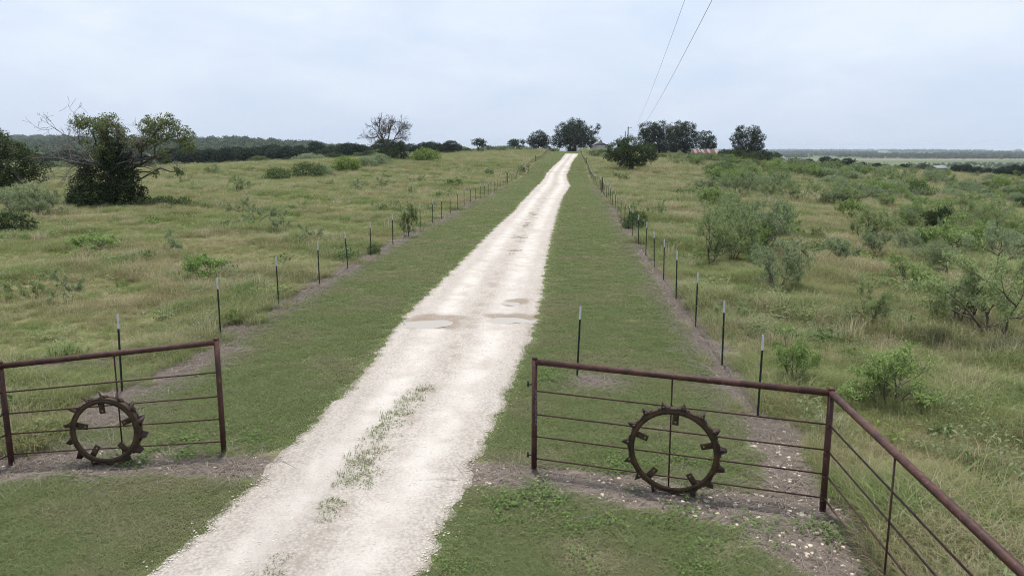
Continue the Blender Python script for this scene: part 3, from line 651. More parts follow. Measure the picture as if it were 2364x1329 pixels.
# --- big landmark trees -------------------------------------------------------------
rt = np.random.default_rng(21)
def oak_at(px, Y, top, left, right, bottom, seed, lab, Lm=L_OAK, n=11, lobe=.42, name='oak_tree', fork=.25, leaf=.42, trunks=((0, 0),), group=None, flat=1.0, base=355, per=8.0):
    x, y, z = at(px, Y, base); h = toph(top, Y, z); w = (right-left)/F_PX*Y/.985; bo = max(.3, toph(bottom, Y, z)); xo = at((left+right)/2, Y, base)[0]-x
    lb = [(a+xo, b_, c_, d_, e_, f_) for a, b_, c_, d_, e_, f_ in dome(np.random.default_rng(seed), w, h, bo, n, lobe, None, flat)]
    pr = tree_proto(seed, lb, leaf, Lm, .035*h+.05, max(bo*.8, h*fork), None, per, .3, trunks, .2)
    return plant(pr, name, (x, y, z-.05), pr['h'], lab, 'tree', group), pr
def tree_px(px, Y, base, items, seed, lab, Lm, leaf, name='oak_tree', trunks=((0, 0),), per=9.0, tr=.4, fork=.25):
    x, y, z = at(px, Y, base); rs = np.random.default_rng(seed); k = Y/F_PX; lb = []
    for it in items:
        qx, qy, rx, ry = it[:4]; a, b_ = ray(qx, qy); dep = it[4] if len(it) > 4 else rs.uniform(-.5, .5)*22*k
        lb.append((a*Y-x, dep, CAM_H+b_*Y-z, rx*k, rx*k*rs.uniform(.85, 1.1), ry*k))
    h = max(l_[2]+l_[5] for l_ in lb)
    pr = tree_proto(seed, lb, leaf, Lm, tr, h*fork, None, per, .3, trunks, .2, 60)
    return plant(pr, name, (x, y, z-.05), h, lab, 'tree')
tree_px(1326, 362, 350, [(1295, 322, 18, 17), (1300, 300, 17, 15), (1325, 291, 21, 18), (1348, 299, 17, 17), (1360, 316, 19, 17), (1330, 318, 26, 20), (1286, 330, 11, 11), (1376, 327, 11, 12), (1310, 329, 20, 12), (1350, 330, 23, 11), (1330, 305, 24, 20, 5), (1318, 312, 25, 20, -5), (1381, 292, 5, 6, 0), (1377, 303, 4, 5, 0)], 31, 'big dark round oak at the far end of the gravel drive', L_OAK, .42, trunks=((-2.6, 0), (.3, .6)), tr=.6)
tree_px(1243, 345, 350, [(1243, 316, 17, 13), (1228, 324, 12, 11), (1260, 323, 12, 12), (1243, 331, 20, 8), (1250, 325, 16, 12, 3)], 32, 'mid sized dark oak left of the big oak at the drive end', L_OAK, .42)
tree_px(1522, 300, 356, [(1500, 299, 23, 17), (1490, 318, 15, 18), (1525, 297, 21, 16), (1515, 325, 28, 18), (1535, 328, 25, 20), (1548, 345, 22, 12), (1500, 340, 18, 12), (1515, 310, 26, 20, 4)], 33, 'wide dark oak, left half of the dense pair behind the round tree', L_OAK, .42, tr=.5)
tree_px(1580, 305, 356, [(1560, 299, 23, 19), (1590, 301, 19, 18), (1575, 325, 28, 20), (1600, 322, 13, 18), (1565, 345, 20, 10), (1588, 342, 16, 12), (1572, 310, 25, 20, 4)], 34, 'tall dark oak, right half of the dense pair behind the round tree', L_OAK, .42, tr=.5)
tree_px(1629, 292, 356, [(1628, 318, 17, 14), (1642, 328, 12, 14), (1615, 330, 14, 14), (1630, 338, 20, 10)], 35, 'smaller dark oak standing above the rusty red barn roof', L_OAK, .40)
tree_px(1726, 232, 375, [(1712, 304, 15, 13), (1743, 303, 15, 13), (1752, 317, 15, 12), (1700, 318, 13, 11), (1728, 325, 24, 14), (1705, 335, 16, 10), (1745, 336, 18, 11), (1728, 350, 26, 12)], 36, 'tall two lobed dark tree rising from the thicket right of the barn', L_OAK, .32)
tree_px(1455, 158, 393, [(1455, 335, 27, 20), (1424, 344, 24, 17), (1488, 345, 25, 16), (1455, 355, 40, 17), (1413, 360, 18, 12), (1497, 361, 20, 12), (1442, 374, 20, 9), (1440, 327, 17, 11), (1470, 372, 20, 10)], 37, 'round green field tree on a dark trunk beside the right wire fence', L_MIDTREE, .23, 'field_tree', ((0, 0), (.4, .2)), 9.0, .3, .3)
oak_at(1105, 330, 320, 1086, 1125, 340, 38, 'lone round dark tree on the skyline left of the drive', L_LINE, n=6, base=352)
oak_at(1183, 350, 322, 1168, 1205, 342, 39, 'low dark tree on the skyline just left of the mid sized oak', L_LINE, n=6, base=350)
oak_at(1207, 380, 321, 1200, 1214, 336, 40, 'small thin tree on the skyline between two dark trees', L_LINE, n=3, lobe=.6, base=350)

# --- tree line along the left ------------------------------------------------------
lines = []
for k in range(5):
    r_ = np.random.default_rng(60+k); lines.append(tree_proto(60+k, dome(r_, 9.0+k*.6, 9.0, .5, 11, .46), .36, L_LINE, .22, 2.2, None, 7.0, .3, ((0, 0), (.8, .3))))
def line_tree(px, Y, top, lab, group, rz, name='tree_line_tree', wide=1.0, base=380):
    x, y, z = at(px, Y, base); return plant(lines[int(rt.integers(0, 5))], name, (x, y, z-.05), max(3.0, toph(top+2, Y, z)), lab, 'tree', group, rz, wide)
topx = [60, 95, 160, 230, 330, 430, 470, 520, 570, 640, 700, 760, 830, 880, 950, 1010, 1060]
topy = [352, 345, 350, 345, 348, 340, 341, 338, 334, 328, 330, 329, 329, 322, 321, 323, 329]
x = 70.0; kk = 0
while x < 1062:
    Y = np.interp(x, [70, 400, 700, 900, 1060], [300, 305, 310, 315, 330])+rt.uniform(-6, 6)
    dtp = rt.choice([rt.uniform(-6, 2), rt.uniform(2, 9), rt.uniform(8, 20)]); ht = 'tall' if dtp < 0 else 'medium' if dtp < 7 else 'short'
    wh = 'left of the vine covered tree' if x < 160 else 'behind the vine covered tree' if x < 440 else 'left of the pasture bushes' if x < 610 else 'above the pasture bushes' if x < 790 else 'behind the dead tree' if x < 950 else 'right of the dead tree'
    line_tree(x, Y, np.interp(x, topx, topy)+dtp, '%s dark tree in left tree line, %s' % (ht, wh), 'dark tree line left of the drive', rt.uniform(0, 6.3), wide=rt.uniform(.9, 1.6))
    x += rt.uniform(9, 24)
x = 80.0
while x < 640:                                                       # second rank and undergrowth
    line_tree(x, 345+rt.uniform(-10, 10), np.interp(x, topx, topy)+rt.uniform(2, 9), 'dark tree in the rear rank of the left tree line', 'rear rank of the left tree line', rt.uniform(0, 6.3), wide=rt.uniform(.9, 1.2))
    x += rt.uniform(30, 44)

# --- vine covered tree on the left, dead tree, edge tree ------------------------------
def px_lobes(px0, py0, Y, items, zg, x0, y0):
    out = []; k = Y/F_PX
    for it in items:
        px, py, rx, ry = it[:4]; dep = it[4] if len(it) > 4 else 0; den_ = it[5] if len(it) > 5 else 1.0
        a, b_ = ray(px, py); out.append((a*Y-x0, dep, CAM_H+b_*Y-zg, rx*k, min(rx, 1.4*ry+20)*k*.9, ry*k, den_))
    return out
x0, y0, z0 = G(262, 478); rv = np.random.default_rng(71)
e = empty('vine_covered_tree', (x0, y0, z0)); tag(e, 'old tree with half bare limbs and a trunk buried in dark vines, left pasture', 'tree')
up_l = px_lobes(0, 0, y0, [(222, 290, 38, 24, .5, 1.01), (190, 280, 24, 17, 0, 0.94), (255, 285, 28, 20, -.8, 1.01), (235, 318, 42, 22, .3, 0.86), (278, 312, 24, 20, 0, 0.72), (305, 330, 30, 18, .5, .9), (348, 290, 28, 22, .3, 0.94), (385, 284, 28, 18, -.5, 0.94), (408, 312, 28, 20, .6, 0.86), (370, 318, 38, 20, 0, 0.72), (430, 338, 20, 16, 0, .9), (365, 400, 9, 10, -.6), (411, 396, 9, 13, .2), (240, 352, 30, 18, -.6, .6), (375, 358, 22, 14, -.4, .35)], z0, x0, y0)
(V, q), CCu = crown(up_l, rv, .16, 9.0, .42, .62, .4); cm = mk_mesh('crown', V, q); link('crown', cm, L_CROWN, e)
lo_l = px_lobes(0, 0, y0, [(262, 400, 36, 52, 0, 1.2), (248, 440, 62, 38, 0, 1.2), (208, 430, 40, 42, .4, 1.2), (300, 442, 36, 34, -.3, 1.2), (205, 396, 24, 20, .2), (222, 455, 56, 24, -.9), (295, 405, 22, 24, 0), (265, 360, 30, 30, 0), (185, 458, 26, 20, -.2), (320, 452, 20, 24, .2)], z0, x0, y0)
(V, q), _ = crown(lo_l, rv, .16, 9.0, .34, .7, .3); link('vine_mass', mk_mesh('vine_mass', V, q), L_VINE, e)
ru_l = px_lobes(0, 0, y0, [(345, 466, 30, 9, -.5), (385, 464, 30, 8, .1), (420, 465, 18, 6, .4), (290, 474, 40, 7, -1.3), (205, 478, 40, 7, -1.6), (150, 478, 24, 6, -1.0)], z0, x0, y0)
(V, q), _ = crown(ru_l, rv, .14, 6.0, .4, .7, .3); link('ground_vine', mk_mesh('ground_vine', V, q), L_SHRUB, e)
mb = MB(); fk = np.array([.1, .1, 2.8]); mb.tube([(0, 0, -.3), (.05, 0, 1), (.0, .1, 2.0), fk], [.42, .34, .3, .26], 8, False)
def branchy(mb, p, d, L, r, lev, rngs, maxl, spread=.6, upb=.1, nch=3, rmin=.011):
    n = 6; P_ = [np.array(p, float)]; dd = np.array(d, float); dd /= np.linalg.norm(dd)
    for k in range(n-1): dd = dd+rngs.normal(0, .16, 3)+np.array([0, 0, upb*.3]); dd /= np.linalg.norm(dd); P_.append(P_[-1]+dd*L/(n-1))
    P_ = np.array(P_); mb.tube(P_, np.maximum(np.linspace(r, r*.55, n), rmin), 6 if lev < 2 else (4 if lev < 3 else 3), False)
    if lev < maxl:
        for k in range(nch):
            i0 = int(rngs.integers(2, n)); nd = dd+rngs.normal(0, spread, 3); nd[2] += upb; nd /= np.linalg.norm(nd)
            branchy(mb, P_[i0], nd, L*rngs.uniform(.5, .78), r*.52, lev+1, rngs, maxl, spread, upb, nch, rmin)
for lb in up_l: limb(mb, fk, lb[:3], .13, .03, rv, .3, 7, 6)
for lb in up_l:
    near = CCu[((CCu-np.array(lb[:3]))**2).sum(1) < 2.0]
    for k in rv.choice(len(near), min(len(near), 7), replace=False): limb(mb, lb[:3], near[k], .028, .008, rv, .3, 4, 4)
link('trunk', mb.mesh('trunk', True), M_BARK, e)
mb = MB()                                                            # the grey dead limbs, left side and middle
for dx, dz, L in ((-1.0, .32, 3.3), (-1.0, .5, 3.2), (-1.0, .2, 3.1), (-1.0, .02, 2.6), (-1.0, .42, 3.4), (-1.0, .1, 3.0), (1.0, .35, 2.6), (.6, .5, 2.2), (.9, .1, 2.0)):
    st_ = fk+np.array([dx*.7, rv.normal(0, .2), .5+abs(dz)*.8]); limb(mb, fk, st_, .09, .075, rv, .1, 3, 5)
    branchy(mb, st_, (dx, rv.normal(0, .3), dz), L, .075, 1, rv, 5, .5, -.02, 3)
link('dead_limbs', mb.mesh('dead_limbs', True), M_BARKG, e)
x0, y0, z0 = at(893, 200, 372); e = empty('dead_tree', (x0, y0, z0)); tag(e, 'bare dead tree with grey branches and a bushy dark vine round its foot', 'tree')
rv = np.random.default_rng(9); mb = MB(); h = toph(268, y0, z0)
mb.tube([(0, 0, -.3), (.1, 0, 1.5), (0, 0, 3.2)], [.42, .34, .28], 8, False)
for dx, dy, dz, L, r_ in ((-.3, .1, 1, 3.4, .2), (.3, 0, 1, 3.4, .18), (-1.0, .2, .6, 3.6, .15), (1.0, -.2, .6, 3.8, .15), (-.7, -.4, .9, 3.4, .13), (.8, .3, .8, 3.4, .12)):
    branchy(mb, (dx*.15, 0, 2.6+dz*.5), (dx, dy, dz), L, r_, 0, rv, 4, .62, .03, 4, .020)
V_ = np.vstack(mb.v); zs = h/np.percentile(V_[:, 2], 99); ws = (46/F_PX*y0)/np.percentile(np.abs(V_[:, 0]), 93)
for v in mb.v: v *= np.array([ws, ws, zs])
link('branches', mb.mesh('branches', True), M_DEADB, e)
lb = px_lobes(0, 0, y0, [(893, 358, 16, 16), (918, 352, 22, 20, .5), (905, 362, 26, 12, -1), (925, 362, 18, 12, -.6), (873, 330, 7, 8, 0, .5), (884, 345, 10, 10, 0, .6)], z0, x0, y0)
(V, q), _ = crown(lb, rv, .3, 8.0, .34, .65, .3); link('vine_mass', mk_mesh('vine_mass', V, q), L_VINE, e)
x0, y0, z0 = at(-14, 70, 470); e = empty('edge_tree', (x0, y0, z0)); tag(e, 'dark drooping tree cut off by the left picture edge', 'tree')
rv = np.random.default_rng(12)
lb = px_lobes(0, 0, y0, [(0, 375, 55, 40, .4), (45, 385, 48, 34, -.3), (70, 395, 34, 26, .3), (10, 405, 60, 24, -.5), (-5, 320, 22, 24, 0, .6), (-40, 350, 60, 50, 0), (-60, 400, 60, 45, 0), (50, 352, 36, 18, .2, .6), (15, 345, 34, 24, .1, .7)], z0, x0, y0)
(V, q), CCu = crown(lb, rv, .19, 8.0, .34, .6, .3); link('crown', mk_mesh('crown', V, q), L_MIDTREE, e)
mb = MB(); mb.tube([(0, 0, -.3), (.1, 0, 1), (0, .1, 2)], [.4, .33, .28], 8, False)
for l_ in lb: limb(mb, (0, .1, 1.9), l_[:3], .13, .03, rv, .25, 6, 6)
for dx, dz in ((1, .8), (.9, .45), (1, .2), (.6, 1), (.3, 1.1)): branchy(mb, (dx*.6, 0, 2.6), (dx, -.2, dz), 2.1, .06, 1, rv, 4, .45, .0, 3)
link('trunk', mb.mesh('trunk', True), M_BARKG, e)

# --- mesquites, shrubs and weeds placed one by one ------------------------------------
MQ = [mesquite(100, 3.0, 2.6, 5, L_MESQ, 4300, .12, .032), mesquite(101, 2.6, 2.8, 4, L_MESQ, 4000, .12, .032), mesquite(102, 3.4, 2.5, 6, L_MESQG, 4600, .12, .032), mesquite(103, 2.4, 2.4, 3, L_MESQG, 4000, .12, .034), mesquite(104, 3.2, 2.4, 7, L_MESQB, 6200, .11, .032), mesquite(105, 2.8, 2.6, 5, L_MESQB, 4200, .11, .032)]
MQN = [mesquite(110, 3.2, 2.8, 4, L_MESQG, 9000, .09, .021), mesquite(111, 3.0, 2.6, 3, L_MESQ, 8000, .09, .021)]
MQS = [mesquite(120, 1.6, 1.5, 3, L_MESQ, 2200, .09, .026), mesquite(121, 1.5, 1.6, 2, L_MESQG, 1700, .09, .026), mesquite(122, 1.9, 1.4, 4, L_MESQB, 2600, .09, .026)]
SH = [shrub(130, 3.4, 2.3, L_SHRUB, .15, 7), shrub(131, 3.0, 2.0, L_SHRUBB, .14, 6), shrub(132, 3.6, 2.2, L_MESQG, .14, 7, 6.0), shrub(133, 2.6, 2.2, L_VINE, .15, 6)]
SHN = [shrub(140, 1.2, 1.0, L_SHRUB, .08, 5, 5.0), shrub(141, 1.3, .9, L_SHRUBB, .07, 5, 5.0)]
def dock(seed, n=12, h=.9, w=.9):                                    # clump of upright leafy stalks
    rngs = np.random.default_rng(seed); mb = MB(); B, D = [], []
    for k in range(n):
        x, y = rngs.normal(0, w*.28, 2); hh = h*rngs.uniform(.6, 1.05); t = np.array([x+rngs.normal(0, .06), y+rngs.normal(0, .06), hh]); mb.tube([(x, y, -.03), ((x+t[0])/2, (y+t[1])/2, hh*.5), t], [.008, .007, .004], 4, False)
        for j_ in range(26):
            f = rngs.uniform(.12, 1); a = rngs.uniform(0, 6.28); B.append(np.array([x, y, 0])*(1-f)+t*f); D.append((math.cos(a), math.sin(a), .5))
    V, q = leaves(np.array(B), np.array(D), rdir(rngs, len(B))+np.array([0, 0, 1.2]), .13, .05, rngs, .3)
    cm = mk_mesh('leaves', V, q); cm.materials.append(L_WEED); tm = mb.mesh('stalks'); tm.materials.append(L_WEED); return dict(stalks=tm, leaves=cm, h=h)
SHA = [mesquite(160, 1.5, 2.2, 5, L_SHRUB, 2600, .10, .045)]
DK = [dock(150), dock(151, 18, .95, 1.3), dock(152, 8, .8, .6)]
rp = np.random.default_rng(33)
def put(protos, px, pyb, pyt, pxw, lab, name, cat, group=None):
    """base pixel, top pixel, width in pixels"""
    x, y, z = G(px, pyb); h = max(.25, toph(pyt, y, z)); pr = protos[int(rp.integers(0, len(protos)))]
    w = pxw/F_PX*math.hypot(x, y); s = h/pr['h']
    return plant(pr, name, (x, y, z), h, lab, cat, group, rp.uniform(0, 6.28), max(.55, min(1.8, w/(pr_w(pr)*s))))
_PW = {}
def pr_w(pr):
    k = id(pr)
    if k not in _PW:
        me_ = [v for n_, v in pr.items() if n_ in ('crown', 'leaves')][0]; a = np.empty(len(me_.vertices)*3, np.float32); me_.vertices.foreach_get('co', a); a = a.reshape(-1, 3)
        _PW[k] = float(np.percentile(a[:, 0], 98)-np.percentile(a[:, 0], 2))
    return _PW[k]
mqs = 'mesquites set apart in the right pasture'
for protos, px, pyb, pyt, w, lab in [
    (MQN, 2275, 788, 560, 270, 'tall open mesquite with bare dark stems at the right picture edge'),
    (MQN, 2215, 765, 640, 110, 'thin stemmed mesquite at the left foot of the tall edge mesquite'),
    (MQN, 2330, 660, 510, 200, 'bushy blue green mesquite behind the tall edge mesquite'),
    (MQN, 2180, 640, 555, 130, 'forked bare limbed mesquite left of the bushy edge mesquite'),
    (MQ[:2], 1640, 612, 470, 120, 'multi stemmed mesquite in front of the right wire fence, nearest the posts'),
    (MQ[:2], 1692, 602, 450, 130, 'tallest dense mesquite of the group behind the right fence posts'),
    (MQ[:3], 1750, 590, 455, 140, 'grey green mesquite at the right back of the fence side group'),
    (MQ[1:3], 1795, 672, 548, 130, 'low forking mesquite in front of the fence side group'),
    (MQN[1:], 2010, 762, 640, 100, 'slim crooked mesquite with two curved stems mid right pasture'),
    (MQ[4:], 1830, 892, 755, 115, 'light green mesquite growing just past the right panel corner'),
    (MQ[4:5], 2060, 940, 792, 210, 'broad bright green mesquite mound right of the corner post'),
    (MQS[:2], 1700, 742, 685, 90, 'small grey mesquite sprout right of the second near post'),
    (MQ[:2], 2005, 557, 470, 100, 'vase shaped mesquite with bare forked base behind the slim mesquite'),
    (MQ[:2], 2060, 552, 500, 70, 'short mesquite right of the vase shaped one'),
    (MQ[:3], 2215, 532, 440, 90, 'upright mesquite with a straight dark trunk right of the dark bushes'),
    (MQ[:3], 2285, 528, 448, 110, 'wide mesquite leaning right of the straight trunked one'),
    (MQ[2:4], 1935, 610, 545, 100, 'sparse mesquite below the dark weed clump'),
    (MQ[4:], 2090, 665, 590, 120, 'pale green mesquite thicket left of the forked limbed one'),
    (MQ[2:3], 2300, 590, 530, 130, 'feathery mesquite behind the bushy edge mesquite'),
    (MQ[4:5], 2320, 740, 690, 120, 'bright low mesquite under the tall edge mesquite'),
    (MQS, 1455, 500, 455, 45, 'small mesquite just beyond the right wire fence'),
    (MQS, 1518, 505, 455, 35, 'thin upright mesquite sprig in the open right pasture'),
    (MQS, 1855, 470, 435, 20, 'tiny dry sapling in the clearing right of the fence'),
    (MQ[:3], 1630, 448, 405, 60, 'low spreading mesquite left of the dark weed row'),
    (MQ[4:], 1665, 438, 385, 80, 'yellowish green mesquite bush above the dark weed row'),
    (MQ[:3], 1715, 432, 388, 70, 'grey mesquite bush right of the yellowish one'),
    (MQ[:3], 1935, 478, 430, 55, 'dark rounded mesquite standing free in the grassy gap')]:
    put(protos, px, pyb, pyt, w, lab, 'mesquite', 'shrub', mqs)
for px, pyb, pyt, w, lab in [(2145, 530, 487, 34, 'dark leafy bush, left one of the two by the straight mesquite'), (2172, 531, 478, 40, 'dark leafy bush, right one of the two by the straight mesquite'), (2352, 487, 455, 22, 'dark upright juniper like bush at the right edge')]:
    put(SH[3:], px, pyb, pyt, w, lab, 'leafy_bush', 'shrub')
put(SH[:1], 1468, 528, 486, 46, 'dark green leafy bush poking through the right wire fence', 'leafy_bush', 'shrub')
for px, pyb, pyt, w, lab in [(1883, 552, 522, 44, 'dark upright weed clump left of the vase shaped mesquite'), (1567, 452, 432, 24, 'dark weed clump at the left end of the weed row'), (1590, 452, 436, 30, 'dark weed clump in the middle of the weed row'), (1618, 452, 436, 22, 'dark weed clump at the right end of the weed row'), (1693, 455, 444, 34, 'low dark weeds right of the weed row'), (1494, 447, 436, 16, 'small dark weed tuft in the open right pasture'), (1425, 412, 396, 26, 'weedy green clump left of the round field tree foot'), (1440, 418, 402, 30, 'weedy green clump in front of the round field tree foot'), (2300, 1150, 1095, 70, 'dark broad leaved weed right of the side rail'), (2080, 1180, 1130, 60, 'dark broad leaved weed behind the side rail rod'), (2175, 1010, 985, 60, 'low dark weed in the tall grass beside the mesquite mound'),
                          (1128, 404, 388, 26, 'bright weed clump beside the left fence brace post'), (1205, 400, 376, 26, 'leafy weeds growing through the left wire fence'), (950, 452, 430, 24, 'short weed tuft on the left pasture slope')]:
    put(DK, px, pyb, pyt, w, lab, 'weed_clump', 'weeds')
for protos, px, pyb, pyt, w, lab in [
    (SHA, 938, 548, 472, 50, 'leafy young tree growing in the left wire fence'), (SHN[:1], 862, 588, 560, 26, 'small dark bush at the foot of a left fence post'), (SHN[1:], 536, 748, 708, 46, 'yellow green bush beside the second left fence post'),
    (SHN[:1], 702, 640, 622, 28, 'small pale weed bush left of the fence posts'), (SH[1:2], 985, 372, 342, 66, 'wide yellow green thicket right of the dead tree'), (SH[1:2], 803, 394, 362, 66, 'bright yellow green rounded bush left of the dead tree'), (SH[:1], 710, 412, 376, 66, 'dense dark green bush, middle of three in the left pasture'), (SH[2:3], 745, 408, 378, 50, 'pale shrub leaning on the dense dark pasture bush'), (SH[:1], 640, 420, 388, 56, 'looser green bush left of the dense dark pasture bush'),
    (SH[2:3], 845, 386, 360, 50, 'grey green shrub left of the dead tree foot'), (SH[2:3], 872, 382, 354, 60, 'broad grey shrub at the dead tree foot'), (SH[:1], 1385, 366, 345, 40, 'green hedge like bush at the top of the right fence'), (SH[2:3], 1410, 368, 350, 50, 'grey green bush beside the top of the right fence'), (SH[2:3], 1360, 360, 347, 16, 'small bush at the far end of the right fence')]:
    put(protos, px, pyb, pyt, w, lab, 'leafy_bush', 'shrub')
lq = 'young mesquites in the left pasture'
for protos, px, pyb, pyt, w, lab in [
    (MQ[2:3], 40, 500, 420, 100, 'grey mesquite thicket under the dark edge tree'), (MQ[2:3], 100, 498, 432, 70, 'grey mesquite left of the vine covered tree'), (SH[3:], 28, 540, 490, 80, 'dark low bush at the left picture edge'), (MQ[3:4], 75, 505, 455, 60, 'thin mesquite in front of the grey thicket'),
    (MQ[:2], 550, 444, 396, 60, 'pale mesquite bush right of the vine covered tree'), (MQ[:2], 492, 402, 376, 50, 'grey green mesquite at the tree line foot'), (MQS, 436, 428, 405, 24, 'tiny mesquite beyond the hanging vine'),
    (MQS[2:], 470, 650, 580, 84, 'bushy young mesquite left of the near fence posts'), (MQS, 220, 585, 535, 76, 'spindly mesquite with two thin trunks in the left pasture'), (MQS, 395, 588, 530, 76, 'pale airy mesquite in the middle of the left pasture'), (MQS[:2], 78, 692, 618, 90, 'thin trunked mesquite near the lower left edge'), (MQS[:2], 155, 705, 625, 60, 'small leaning mesquite right of the thin trunked one'),
    (MQS, 590, 520, 462, 60, 'airy mesquite in the left pasture centre'), (MQS, 650, 535, 485, 60, 'airy mesquite right of the pasture centre one'), (MQS, 710, 562, 515, 60, 'low mesquite with a reddish stump'), (MQS, 680, 490, 460, 46, 'faint mesquite on the left pasture slope'), (MQS, 825, 440, 412, 36, 'small mesquite on the slope below the bright bush'), (MQS, 880, 438, 408, 34, 'thin mesquite on the slope below the dead tree'), (MQS, 965, 425, 400, 36, 'rounded small mesquite with bright grass at its foot'), (MQS, 1048, 435, 408, 34, 'small mesquite near the fence bend'), (MQS, 1018, 462, 428, 34, 'feathery mesquite behind the left fence posts'), (MQS, 880, 490, 458, 34, 'pale mesquite left of the leafy young fence tree'), (MQS, 560, 500, 455, 40, 'thin pale mesquite right of the vine runner')]:
    put(protos, px, pyb, pyt, w, lab, 'mesquite', 'shrub', lq)
# brush filling the right slope, densest far down it
def clear(px, py):
    for cx_, cy_, rx_, ry_ in ((1450, 440, 110, 55), (1560, 420, 110, 30), (1560, 490, 60, 50), (1830, 500, 70, 30), (1900, 500, 60, 25), (1880, 570, 90, 30), (1850, 430, 30, 20), (2110, 545, 40, 16), (1760, 480, 60, 18), (2030, 500, 60, 16), (2250, 560, 60, 14), (1960, 440, 40, 10)):
        if ((px-cx_)/rx_)**2+((py-cy_)/ry_)**2 < 1: return True
    return px < 1540 and py > 374 or py > 420 and px < 1640
done = 0; tries = 0
while done < 205 and tries < 6000:
    tries += 1; px = rp.uniform(1530, 2420); py = 366+(rp.random()**1.6)*230
    lim = np.interp(px, [1530, 1700, 1900, 2100, 2364], [362, 374, 384, 394, 414])
    if py < lim or clear(px, py): continue
    if py > 490 and rp.random() < .6: continue
    x, y, z = G(px, py); r_ = rp.random()
    if y > 330: continue
    pr = (MQ+[MQ[2], MQ[0], MQ[4]])[int(rp.integers(0, 9))] if py < 470 else (MQ+MQS)[int(rp.integers(0, 9))]
    h = rp.uniform(1.7, 3.3) if py < 470 else rp.uniform(1.1, 2.4)
    where = 'far down' if py < 420 else 'half way down' if py < 470 else 'near'
    hue = 'bright green' if pr['crown'].materials[0] is L_MESQB else 'grey green' if pr['crown'].materials[0] is L_MESQG else 'green'; sz = 'large' if h > 2.5 else 'mid sized' if h > 1.7 else 'small'
    reg = 'below the dense oak pair' if px < 1690 else 'below the two lobed tree' if px < 1820 else 'below the dark tree pair' if px < 2000 else 'left of the grey shed' if px < 2130 else 'under the grey shed' if px < 2230 else 'by the right picture edge'
    plant(pr, 'mesquite', (x, y, z), h, '%s %s mesquite %s, %s' % (sz, hue, {'near': 'high on the right slope', 'half way down': 'half down the right slope', 'far down': 'far down the right slope'}[where], reg), 'shrub', 'brush '+where+' the right slope', rp.uniform(0, 6.28), rp.uniform(.9, 1.5))
    done += 1
done = 0
while done < 95:
    px = rp.uniform(1560, 2420); lim = np.interp(px, [1530, 1700, 1900, 2100, 2364], [362, 374, 386, 396, 414]); py = lim+2+(rp.random()**1.5)*60
    if clear(px, py): continue
    x, y, z = G(px, py)
    if y > 330: continue
    si = int(rp.choice([0, 1, 2, 2, 0])); pr = SH[si]; h = rp.uniform(1.4, 2.6); reg = 'below the dense oak pair' if px < 1690 else 'below the two lobed tree' if px < 1820 else 'below the dark tree pair' if px < 2000 else 'left of the grey shed' if px < 2130 else 'under the grey shed' if px < 2230 else 'by the right picture edge'
    plant(pr, 'brush_bush', (x, y, z), h, '%s rounded %s bush in the slope brush, %s' % ('tall' if h > 2.0 else 'low', ('dark green', 'yellow green', 'grey')[si], reg), 'shrub', 'rounded bushes down the right slope', rp.uniform(0, 6.28), rp.uniform(1.0, 1.5)); done += 1
# thicket under the two lobed tree, below the oaks, and dark trees down the right slope
for px, Y, top, w, lab in [(1672, 236, 345, 40, 'dark thicket bush between barn and two lobed tree'), (1700, 226, 342, 46, 'dark thicket bush at the left foot of the two lobed tree'), (1735, 222, 350, 56, 'dark thicket bush in front of the two lobed tree'), (1768, 232, 346, 42, 'dark thicket bush at the right foot of the two lobed tree'), (1788, 236, 352, 26, 'dark thicket bush at the right end of the thicket'), (1712, 200, 372, 44, 'leafy bush at the front edge of the thicket'), (1650, 235, 353, 40, 'leafy bush in front of the barn right end'), (1600, 232, 355, 50, 'pale bush in front of the barn left end'), (1560, 230, 358, 60, 'pale bush below the dense oak pair'), (1525, 235, 355, 44, 'pale bush right of the round field tree'), (1620, 225, 359, 50, 'pale bush in front of the barn middle')]:
    x, y, z = at(px, Y, 380); pr = SH[3] if 'dark' in lab else SH[int(rp.integers(0, 3))]; h = max(1.5, toph(top, Y, z)); plant(pr, 'thicket_bush', (x, y, z), h, lab, 'shrub', None, rp.uniform(0, 6), max(.8, min(1.6, w/F_PX*Y/(pr_w(pr)*h/pr['h']))))
for px, Y, top, lab in [(1835, 280, 366, 'low dark tree at the left end of the right slope tree row'), (1868, 285, 368, 'low dark tree left of the dark pair on the right slope'), (1905, 285, 361, 'taller dark tree, left of the pair on the right slope'), (1928, 290, 366, 'dark tree between the pair on the right slope'), (1955, 285, 365, 'broad dark tree, right of the pair on the right slope'), (1990, 290, 374, 'low dark tree right of the broad one'), (2025, 300, 376, 'dark tree left of the grey shed'), (2085, 290, 378, 'dark tree between broad tree and grey shed'), (2120, 295, 384, 'low dark tree just left of the grey shed')]:
    line_tree(px, Y, top-2, lab, None, rp.uniform(0, 6), 'slope_tree', 1.25, 385)
x = 2205.0
while x < 2430:
    line_tree(x, 262+rp.uniform(-12, 14), 380+rp.uniform(-6, 6), 'dark tree in the row along the right picture edge', 'dark tree row by the right picture edge', rp.uniform(0, 6), 'slope_tree', 1.2, 405); x += rp.uniform(22, 30)
x = 75.0
